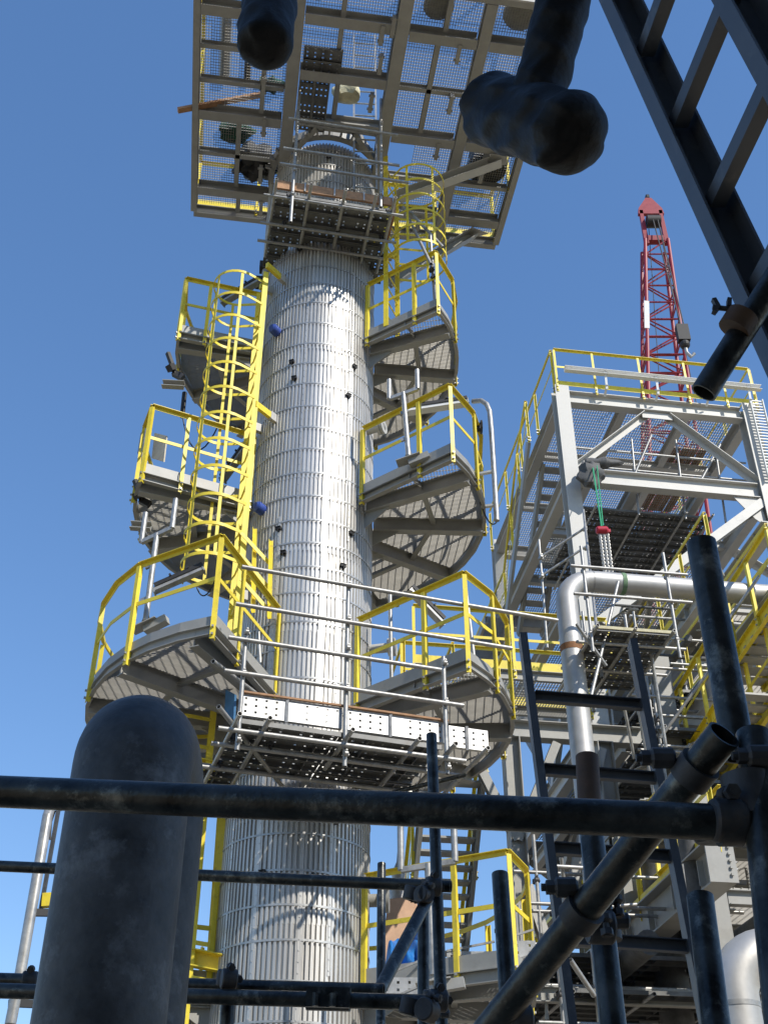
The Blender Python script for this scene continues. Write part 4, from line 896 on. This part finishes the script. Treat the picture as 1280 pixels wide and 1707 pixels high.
def rack_stair(px0, py0, y0, px1, py1, y1, lab):
    t = thing('rack_stair', lab, 'stair', WY(px0, py0, y0)); a, b = WY(px0, py0, y0), WY(px1, py1, y1)
    for e in (V((0, 0, 0)), GU*.75):
        part('stringer', MB().chan(a+e, b+e, .07, .22), M['yellow'], t)
        rail_path(t, [a.lerp(b, k/3)+e+Z3*.1 for k in range(4)], 0, range(4), 1.0)
    n = 9
    for k in range(n): c = a.lerp(b, (k+.5)/n); part('tread', MB().bar(c+GU*.03, c+GU*.72, .22, .03), M['grate'], t)
rack_stair(1120, 1300, 17.5, 1215, 1150, 15.2, 'sloping stair with yellow stringers and rails crossing the middle of the pipe rack')
rack_stair(1195, 1140, 16.5, 1300, 985, 14.6, 'upper yellow-railed stair rising to the right edge of the pipe rack')
rack_stair(1045, 1520, 17.0, 1130, 1440, 15.0, 'low yellow-railed stair behind the dark ladder in the pipe rack')
# girder end with bolts, its shade put into the darker paint
p = gD[0]; b = MB().bar(p-GV*.012-Z3*.25, p-GV*.012+Z3*.25, .34, .02, GV)
for i in range(5): b.bar(p-GV*.03+GU*.1+Z3*(-.16+i*.08), p-GV*.05+GU*.1+Z3*(-.16+i*.08), .03, .03)
part('end_plate', b, M['paint'], rk)
# planked scaffold decks and tubes in the rack
rs = thing('scaffold_platform', 'wide shaded scaffold decks and tubes slung under the pipe rack', 'scaffold', WZ(1130, 1200, 7.8))
for (px, py, z_, n_, L_) in ((1085, 1215, 7.6, 10, 2.2), (1105, 1300, 6.8, 9, 2.2), (1070, 1150, 9.2, 6, 1.6), (900, 1590, 4.0, 8, 2.2), (930, 1650, 3.5, 6, 2.2)):
    p = WZ(px, py, z_)
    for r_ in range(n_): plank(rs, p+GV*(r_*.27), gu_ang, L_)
    for x in (.1, L_*.5, L_-.1): stube(rs, p+GU*x-GV*.3-Z3*.08, p+GU*x+GV*(n_*.27+.3)-Z3*.08, name='transom')
    for x, y in ((0, -.1), (L_, -.1), (0, n_*.27), (L_, n_*.27)):
        stube(rs, p+GU*x+GV*y-Z3*.8, p+GU*x+GV*y+Z3*1.5, name='standard'); coupler(rs, p+GU*x+GV*y-Z3*.08, .2, 0, 1.5); coupler(rs, p+GU*x+GV*y+Z3*.9, .2, 0, 1.5)
    for zz in (.5, 1.0, -.4): stube(rs, p-GU*.3-GV*.1+Z3*zz, p+GU*(L_+.3)-GV*.1+Z3*zz, name='ledger')
for (a, b, Y) in (((1180, 905), (1205, 960), 16), ((1085, 1090), (1110, 1250), 15), ((1040, 1180), (1057, 1265), 16), ((1060, 1160), (1090, 1330), 16), ((935, 1430), (945, 1520), 14), ((1135, 1440), (1150, 1560), 13), ((1265, 960), (1180, 1080), 15),
                  ((920, 1520), (1060, 1508), 14), ((925, 1444), (1060, 1452), 14), ((1150, 1240), (1100, 1330), 16), ((1180, 1120), (1100, 1230), 15.5), ((870, 1600), (880, 1690), 12), ((950, 1600), (990, 1660), 11)):
    stube(rs, WY(a[0], a[1], Y), WY(b[0], b[1], Y+.3), name='tube')
# rooftop drums, pipes through the rack
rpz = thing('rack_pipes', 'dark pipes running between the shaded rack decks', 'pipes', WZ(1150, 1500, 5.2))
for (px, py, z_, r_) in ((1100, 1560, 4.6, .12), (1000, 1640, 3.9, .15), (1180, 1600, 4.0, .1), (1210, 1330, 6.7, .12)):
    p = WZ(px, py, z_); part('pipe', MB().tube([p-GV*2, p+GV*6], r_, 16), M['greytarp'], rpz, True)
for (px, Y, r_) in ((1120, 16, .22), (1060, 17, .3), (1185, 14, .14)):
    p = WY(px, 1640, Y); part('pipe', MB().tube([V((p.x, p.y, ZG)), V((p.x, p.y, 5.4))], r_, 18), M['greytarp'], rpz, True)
rnd = random.Random(11)
for k in range(46):
    px, py = rnd.uniform(1045, 1275), rnd.uniform(1000, 1660)
    if px > 1150 and py > 1400 and rnd.random() < .5: continue
    z_ = 11.5-(py-1000)*.0115+rnd.uniform(-.3, .3); p = WZ(px, py, z_)
    kind_ = k % 4
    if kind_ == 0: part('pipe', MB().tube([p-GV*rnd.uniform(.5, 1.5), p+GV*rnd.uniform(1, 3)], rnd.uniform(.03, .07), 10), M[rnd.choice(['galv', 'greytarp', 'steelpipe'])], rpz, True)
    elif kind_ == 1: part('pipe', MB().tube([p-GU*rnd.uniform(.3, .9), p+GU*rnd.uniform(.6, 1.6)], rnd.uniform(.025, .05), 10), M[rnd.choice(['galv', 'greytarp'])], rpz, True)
    elif kind_ == 2: stube(rs, p-Z3*rnd.uniform(.4, 1.2), p+Z3*rnd.uniform(.6, 1.4), name='tube')
    else: stube(rs, p, p+GV*rnd.uniform(.8, 1.6)+Z3*rnd.uniform(-.9, .9), name='tube')
# pale elbow pipe low at right
ep = thing('elbow_pipe', 'pale insulated pipe elbow at the lower right behind the dark tubes', 'pipe', WY(1240, 1707, 8))
e = WY(1222, 1660, 7.6); r0 = .15; pts = [V((e.x, e.y, ZG)), V((e.x, e.y, e.z-.1))]; zc2 = WY(1240, 1590, 7.6).z; re = .30
for k in range(1, 10):
    a = math.pi/2*k/9; pts.append(V((e.x, e.y, 0))+GU*(re*(1-math.cos(a)))+Z3*(zc2-re+.02+re*math.sin(a)))
pts.append(V((e.x, e.y, 0))+GU*2.5+Z3*(zc2+.02))
part('pipe', MB().tube(pts, r0, 24), M['steelpipe'], ep, True)
part('weld_band', MB().tube([V((e.x, e.y, zc2-re-.03)), V((e.x, e.y, zc2-re+.0))], r0+.003, 24), M['galv'], ep, True)

# plywood hood, tarpaulin and chimney top at lower centre
pb = thing('plywood_hood', 'tapering plywood hood beyond the lower yellow rail, right of the column', 'enclosure', WY(668, 1600, 15))
B = [WY(632, 1640, 14.8), WY(716, 1640, 14.8), WY(722, 1630, 15.7), WY(640, 1630, 15.7)]; T_ = [WY(648, 1500, 15.0), WY(688, 1495, 15.0), WY(692, 1498, 15.5), WY(653, 1502, 15.5)]
for i in range(4): part('panel', MB().plate([B[i], B[(i+1) % 4], T_[(i+1) % 4], T_[i]], .02), M['ply'], pb)
part('lid', MB().plate([T_[0], T_[1], T_[2], T_[3]], .02), M['ply'], pb)
fn = WY(665, 1500, 15.3)
solo('vent_finial', 'small grey pointed vent rising behind the plywood hood', 'vent', MB().tube([fn-Z3*.5, fn, fn+Z3*.12, fn+Z3*.2, fn+Z3*.34, fn+Z3*.5, fn+Z3*.62], .1, 14, rf=lambda i: (.14, .13, .13, .07, .10, .03, .02)[i]), M['galv'], fn-Z3*.5, True)
tv = MB(); n_ = 22; t0 = WY(690, 1600, 14.2)
for i in range(n_+1):
    for j in range(n_+1):
        u_ = i/n_; v_ = j/n_; bx = WY(630, 1635, 13.6).lerp(WY(722, 1630, 13.6), u_); tx = WY(650, 1572, 14.5).lerp(WY(708, 1552, 14.5), u_)
        q_ = bx.lerp(tx, v_); q_.y += .09*math.sin(u_*17+v_*4)+.05*math.sin(v_*13+u_*5); q_.z += .05*math.sin(u_*11)+.04*math.sin(v_*9+u_*20)
        tv.v.append(tuple(q_))
tv.f = [(i*(n_+1)+j, (i+1)*(n_+1)+j, (i+1)*(n_+1)+j+1, i*(n_+1)+j+1) for i in range(n_) for j in range(n_)]
solo('tarpaulin', 'crumpled bright blue tarpaulin bunched in front of the plywood hood', 'tarpaulin', tv, M['tarp'], t0, True, ang=180)
tray = thing('cable_tray', 'perforated galvanised tray running behind the lower rail, below the tarpaulin', 'cable tray', WY(760, 1610, 13))
for (a, b) in (((635, 1650), (740, 1605)), ((745, 1606), (825, 1590)), ((832, 1588), (890, 1570))):
    p, q_ = WY(a[0], a[1], 12.2), WY(b[0], b[1], 12.2); d = (q_-p)
    plank(tray, p, math.atan2(d.y, d.x), round(d.length, 2), name='tray_side', roll=R_(90))
    part('tray_lip', MB().bar(p-Z3*.12, q_-Z3*.12, .02, .02).bar(p+Z3*.12, q_+Z3*.12, .02, .02), M['galv'], tray)

# ------------------------------------------------------------------ far red crane
cr = thing('crane_boom', 'red lattice crane boom standing far behind the module', 'crane', WY(1108, 900, 58))
CB, CT = WY(1140, 1100, 58), WY(1091, 410, 60)
wb, wt = 2.0, .85
def cq(f, i):
    sx = (-1, 1, 1, -1)[i]; sy = (-1, -1, 1, 1)[i]; w_ = wb+(wt-wb)*f; return CB.lerp(CT, f)+V((sx*w_, sy*w_*.8, 0))
for i in range(4): part('chord', MB().tube([cq(0, i), cq(.2, i), cq(1, i)], .13, 8), M['red'], cr, True)
nf = 20
for k in range(nf):
    f0, f1 = k/nf, (k+1)/nf; b = MB()
    for i in range(4):
        j = (i+1) % 4; b.tube([cq(f0, i), cq(f0, j)], .06, 6)
        b.tube([cq(f0, i if k % 2 else j), cq(f1, j if k % 2 else i)], .06, 6)
    part('lattice', b, M['red'], cr)
hd = CT
for sx in (-1, 1): part('side_plate', MB().plate([hd+V((sx*.92, -.5, -.4)), hd+V((sx*.86, -.5, 3.3)), hd+V((sx*.60, -.5, 3.3)), hd+V((sx*.58, -.5, -.4))], .3), M['red'], cr)
part('head', MB().plate([hd+V((-.98, -.5, 2.9)), hd+V((.98, -.5, 2.9)), hd+V((.9, -.5, 3.5)), hd+V((.22, -.5, 4.7)), hd+V((-.22, -.5, 4.7)), hd+V((-.9, -.5, 3.5))], .3), M['red'], cr)
part('cross_plate', MB().bar(hd+V((-.6, -.4, .2)), hd+V((.6, -.4, .2)), .5, .5), M['red'], cr)
part('sheave', MB().tube([hd+V((-.5, -.7, 1.9)), hd+V((.5, -.7, 1.9))], .5, 18), M['dark'], cr, True)
hk = WY(1138, 560, 57)
part('rope', MB().tube([hd+V((-.1, -1, 2.2)), hk+Z3*.8], .05, 6).tube([hd+V((.25, -1, 2.2)), hk+Z3*.8+V((.2, 0, 0))], .05, 6).tube([hd+V((.5, -.3, 3.0)), WY(1170, 720, 57)], .03, 6).tube([hd+V((-.2, 0, 2)), CB+V((-.3, 0, 0))], .03, 6), M['cast'], cr)
part('hook_block', MB().bar(hk+Z3*.9, hk-Z3*.5, .8, .5, (0, 1, 0)).sphere(hk-Z3*.8, .35), M['dark'], cr)
part('hook', MB().tube([hk-Z3*1.0, hk-Z3*1.5, hk-Z3*1.9+V((.25, 0, 0)), hk-Z3*1.6+V((.5, 0, 0))], .12, 8), M['galv'], cr, True)
part('sheave', MB().tube([hd+V((-.1, -.3, 4.9)), hd+V((.1, -.3, 4.9))], .4, 16), M['dark'], cr, True)
part('number_plate', MB().bar(cq(.72, 0)+V((-.02, -.1, 0)), cq(.8, 0)+V((-.02, -.1, 0)), .35, .06, (0, 1, 0)), M['white'], cr)

# ------------------------------------------------------------------ slim downpipe at the left edge
dp = thing('downpipe', 'slim galvanised downpipe on brackets at the far left behind the charcoal pipe', 'pipe', WY(25, 1700, 7.0))
part('pipe', MB().tube([WY(18, 1707, 7.0), WY(35, 1620, 7.0), WY(80, 1360, 7.0), WY(85, 1345, 7.1), WY(97, 1338, 7.2)], .032, 14), M['galv'], dp, True)
part('bracket', MB().bar(WY(45, 1521, 7.0), WY(92, 1522, 7.1), .03, .04).bar(WY(16, 1672, 7.0), WY(60, 1674, 7.1), .03, .04), M['dark'], dp)
part('support_strip', MB().bar(WY(98, 1350, 7.1), WY(68, 1520, 7.1), .02, .03), M['dpaint'], dp)
part('lug', MB().bar(WY(80, 1490, 7.1), WY(78, 1512, 7.1), .05, .05), M['yellow'], dp)
solo('cable', 'black cable curving beside the slim downpipe at far left', 'cable', MB().tube([WY(105, 1350, 7.2), WY(92, 1353, 7.2), WY(86, 1370, 7.2), WY(84, 1400, 7.2)], .006, 6), M['dark'], WY(86, 1370, 7.2), True)

# ------------------------------------------------------------------ near charcoal pipe: a gooseneck seen end-on
gp = thing('gooseneck_pipe', 'huge charcoal pipe at lower left whose rounded bend tops out near the camera', 'pipe', WY(190, 1707, 2.9))
PR = .152; top_c = WY(226, 1248, 2.85); vx = V((top_c.x, top_c.y, 0)); bend = .19; zb_ = top_c.z
dirb = V((-.05, 1, 0)).normalized(); pts = [vx+Z3*ZG, vx+Z3*-1, vx+Z3*(zb_-.3)]
zz0 = zb_-.06
for k in range(0, 19):
    a = math.pi*k/18; pts.append(vx+dirb*(bend*(1-math.cos(a)))+Z3*(zz0+bend*math.sin(a)*.55))
pts += [vx+dirb*(2*bend)+Z3*(zb_-.5), vx+dirb*(2*bend)+Z3*-1, vx+dirb*(2*bend)+Z3*ZG]
part('pipe', MB().tube(pts, PR, 56), M['black'], gp, True)

# ------------------------------------------------------------------ wrapped pipes overhead
def crumple(mb, amp=.012, seed=1, lo=4, hi=24):
    rnd = random.Random(seed); fr = [(rnd.choice((-1, 1))*rnd.uniform(lo, hi), rnd.choice((-1, 1))*rnd.uniform(lo, hi), rnd.uniform(lo, hi), rnd.uniform(0, 6)) for _ in range(6)]
    out = []
    for x, y, z in mb.v:
        d = sum(abs(math.sin(a*x+b*y+c*z+e)) for a, b, c, e in fr)/6-.6; out.append((x+d*amp*1.2, y+d*amp, z+d*amp*1.4))
    mb.v = out; return mb
w1 = thing('wrapped_pipe', 'pipe end wrapped in crumpled black plastic hanging at the top left of centre', 'pipe', WY(442, 90, 3.0))
pc1 = WY(441, 78, 3.0); b = MB(); ax = [pc1+Z3*(1.6-.025*k) for k in range(65)]; n_ = len(ax)
b.tube(ax+[pc1-Z3*.02, pc1-Z3*.035], .122, 64, rf=lambda i: .122 if i < n_-2 else (.122, .118, .10, .06)[min(3, i-(n_-2))] )
part('wrapping', crumple(crumple(b, .022, 3), .005, 12, 20, 45), M['wrap'], w1, True, ang=60)
w2 = thing('wrapped_pipe', 'large tee of pipe wrapped in black plastic hanging at the top right of centre', 'pipe', WY(900, 200, 2.6))
c0, c1 = WY(822, 183, 2.75), WY(950, 222, 2.50); d_ = (c1-c0).normalized()
b = MB(); ax = [c0-d_*.088, c0-d_*.08, c0-d_*.055, c0-d_*.025]+[c0.lerp(c1, k/36) for k in range(37)]+[c1+d_*.025, c1+d_*.055, c1+d_*.08, c1+d_*.088]; n_ = len(ax)
rfun = lambda i: .03 if i in (0, n_-1) else .075 if i in (1, n_-2) else .11 if i in (2, n_-3) else (.130 if i in (3, n_-4) else .138+.004*math.sin(i*.5))
b.tube(ax, .13, 72, rf=rfun)
part('tee_wrapping', crumple(crumple(b, .034, 5), .006, 9, 20, 45), M['wrap'], w2, True, ang=60)
s0 = c0.lerp(c1, .52); s1 = WY(955, -60, 2.35)
b = MB(); n2 = 60; b.tube([s0.lerp(s1, k/n2) for k in range(n2+1)], .10, 64, rf=lambda i: .125-.002*i if i < 12 else .098)
dS = (s1-s0).normalized()
part('stem_wrapping', crumple(crumple(b, .022, 8), .005, 10, 20, 45), M['wrap'], w2, True, ang=60)

# ------------------------------------------------------------------ near leaning ladder frame, top right
tl = thing('ladder_frame', 'dark leaning ladder frame of channel rails and flat rungs at the top right', 'ladder', WY(1275, 590, 1.6))
q0 = WY(1130, 205, 1.62); dv = V((-548, -78, 3476)).normalized()
rd = (WY(1215, 20, 1.62)-q0); 
# second rail sits towards the viewer along the plant grid
best = min(((abs(640+FPX*(q0-GV*t*.01).x/((q0-GV*t*.01).dot(FW))-1222)), t*.01) for t in range(5, 90)); LW = best[1]
for s, lb in ((0, 1), (1, 2)):
    o_ = q0-GV*(LW*s)
    part('rail', MB().chan(o_-dv*1.6, o_+dv*1.7, .045, .085, .006, GU*-1), M['dpaint'], tl)
for k in range(-5, 6):
    c_ = q0+dv*(k*.262)
    part('rung', MB().bar(c_, c_-GV*LW, .034, .034, dv), M['dpaint'], tl)

# lower dark ladder
ll = thing('steel_ladder', 'dark steel ladder standing upright in front of the stainless pipe', 'ladder', WY(940, 1707, 4.3))
YL = 4.3
rl0, rl1 = WY(871, 1062, YL), WY(952, 1707, YL-.12); rr0, rr1 = WY(1053, 1072, YL+.06), WY(1176, 1707, YL-.06)
for a, b in ((rl0, rl1), (rr0, rr1)): part('rail', MB().chan(a, b+(b-a)*.6, .03, .075, .005, (0, 1, 0)), M['dpaint'], ll)
for y0 in (1167, 1289, 1420, 1570):
    f = lambda a, b, y: a.lerp(b, (y-1065)/(1707-1065)*1.0)
    t = (y0-1066)/(1707-1066)
    # bearings are not linear in depth; find by bisection
    def on(a, b, yy):
        lo_, hi_ = 0., 1.
        for _ in range(40):
            m = (lo_+hi_)/2; p = a.lerp(b, m); v_ = 853.5-FPX*p.dot(UP)/p.dot(FW)
            if v_ < yy: lo_ = m
            else: hi_ = m
        return a.lerp(b, lo_)
    part('rung', MB().chan(on(rl0, rl1, y0-6)+V((.02, 0, 0)), on(rr0, rr1, y0+8)-V((.01, 0, 0)), .03, .045, .004), M['dpaint'], ll)

# ------------------------------------------------------------------ near scaffold tubes
R0 = .0242
ns = thing('scaffold', 'near scaffold of dark tubes and couplers crossing the bottom right of the view', 'scaffold', WY(1200, 1500, 1.5))
def nt_(a, b, ya, yb, par=ns, m='old', name='tube', r=R0, label=None):
    return part(name, MB().hollow(WY(a[0], a[1], ya), WY(b[0], b[1], yb), r, .0035, 28), M[m], par, True, label=label)
nt_((-60, 1317), (1222, 1372), 1.72, 1.50)
nt_((1168, 905), (1232, 1262), 1.60, 1.60)
nt_((1206, 1224), (780, 1760), 1.50, 2.05)
nt_((1255, 1225), (1330, 1900), 1.52, 1.42)
nt_((1345, 380), (1172, 655), 1.50, 1.62)
part('tube', MB().hollow(WY(978, 1262, 2.32), WY(984, 1375, 2.3), R0, .004, 28), M['rusttube'], ns, True, label='rust brown end of a near upright tube')
nt_((984, 1375), (1028, 1770), 2.3, 2.22)
nt_((1166, 1495), (1204, 1800), 2.12, 2.05)
for (px, py, y, an, fl, s) in ((1212, 1368, 1.50, .1, .2, 1.15), (1000, 1545, 2.1, .1, 1.4, 1.2), (860, 1700, 1.98, .3, .3, 1.1)):
    coupler(ns, WY(px, py, y), an, fl, s)
# swivel clamp rings and bolt at the two big joints
def clamp_ring(par, p, ax, r=.031, w_=.045, bolt=None):
    ax = V(ax).normalized()
    o = part('clamp', MB().tube([p-ax*(w_/2), p+ax*(w_/2)], r, 24), M['cast'], par, True)
    if bolt:
        q_ = V(bolt); b = MB().tube([q_-V((.045, 0, 0)), q_+V((.01, 0, 0))], .006, 8).tube([q_-V((.038, 0, 0)), q_-V((.026, 0, 0))], .011, 6).tube([q_-V((.026, 0, 0)), q_-V((.022, 0, 0)), q_+V((.006, 0, 0)), q_+V((.010, 0, 0))], .014, 10, rf=lambda i: (.010, .015, .015, .010)[i])
        part('clamp_bolt', b, M['cast'], par)
da = WY(780, 1760, 2.05)-WY(1206, 1224, 1.50)
_a, _b = WY(1206, 1224, 1.50), WY(780, 1760, 2.05)
clamp_ring(ns, _a.lerp(_b, .10), da, .030, .032, _a.lerp(_b, .10)+V((-.035, 0, .02))); clamp_ring(ns, _a.lerp(_b, .52), da, .031, .03, _a.lerp(_b, .50)+V((-.02, 0, .03))); clamp_ring(ns, WY(1006, 1545, 2.27), Z3, .032, .05, WY(1040, 1535, 2.2))
clamp_ring(ns, WY(1248, 1330, 1.51), Z3, .034, .06, WY(1275, 1260, 1.48)); clamp_ring(ns, WY(1214, 1370, 1.505), V((1, 0, 0)), .032, .03)
# wing nut on the tube at right edge
wn = WY(1214, 512, 1.55)
part('wing_nut', MB().tube([wn-V((.03, 0, 0)), wn+V((.03, 0, -.01))], .005, 8).bar(wn-V((.02, 0, .0)), wn-V((.025, 0, -.02)), .01, .008).bar(wn, wn+V((.004, 0, .02)), .012, .008).bar(wn-V((.02, 0, 0)), wn+V((-.03, 0, -.014)), .012, .008), M['cast'], ns)
part('clamp', MB().tube([WY(1238, 525, 1.555), WY(1222, 550, 1.565)], .030, 20), M['rusttube'], ns, True)
# farther near scaffold, lower left and centre
n2s = thing('scaffold', 'second dark scaffold frame of thinner looking tubes across the bottom left', 'scaffold', WY(720, 1680, 3.6))
def nu(a, b, ya, yb, m='old', r=R0): return nt_(a, b, ya, yb, n2s, m, 'tube', r)
nu((-60, 1441), (752, 1478), 5.2, 4.75); nu((-60, 1632), (640, 1652), 4.3, 4.1); nu((-60, 1650), (735, 1672), 4.1, 3.9)
nu((719, 1225), (738, 1760), 4.95, 4.75); nu((636, 1440), (634, 1760), 6.6, 6.4); nu((833, 1457), (853, 1760), 3.4, 3.3); nu((705, 1505), (706, 1760), 5.1, 5.0)
nu((712, 1500), (625, 1665), 4.7, 4.3); nu((382, 1625), (376, 1760), 4.1, 4.1)
for (px, py, y, an, s) in ((722, 1478, 4.7, .2, 1.5), (706, 1492, 4.65, .9, 1.4), (730, 1668, 3.9, .2, 1.4), (712, 1684, 3.8, 1, 1.4), (382, 1632, 4.0, .3, 1.3), (50, 1635, 4.2, .2, 1.3)):
    coupler(n2s, WY(px, py, y), an, .3, s)
clamp_ring(n2s, WY(722, 1478, 4.85), Z3, .033, .07, WY(700, 1500, 4.7)); clamp_ring(n2s, WY(732, 1668, 4.75), Z3, .033, .07, WY(745, 1690, 4.5)); clamp_ring(n2s, WY(708, 1492, 4.65), V((.3, -1, 0)), .034, .05)
# sleeve coupler on the lower tube
sc_ = WY(512, 1666, 3.955); sd2 = (WY(735, 1672, 3.9)-WY(-60, 1650, 4.1)).normalized()
part('sleeve', MB().tube([sc_, sc_+sd2*.14], .033, 20).bar(sc_+V((0, -.035, .0)), sc_+sd2*.14+V((0, -.035, 0)), .012, .06).tube([sc_+sd2*.03+V((0, -.045, -.03)), sc_+sd2*.03+V((0, -.045, .01))], .011, 8).tube([sc_+sd2*.085+V((0, -.045, -.03)), sc_+sd2*.085+V((0, -.045, .01))], .011, 8), M['old'], n2s, True)
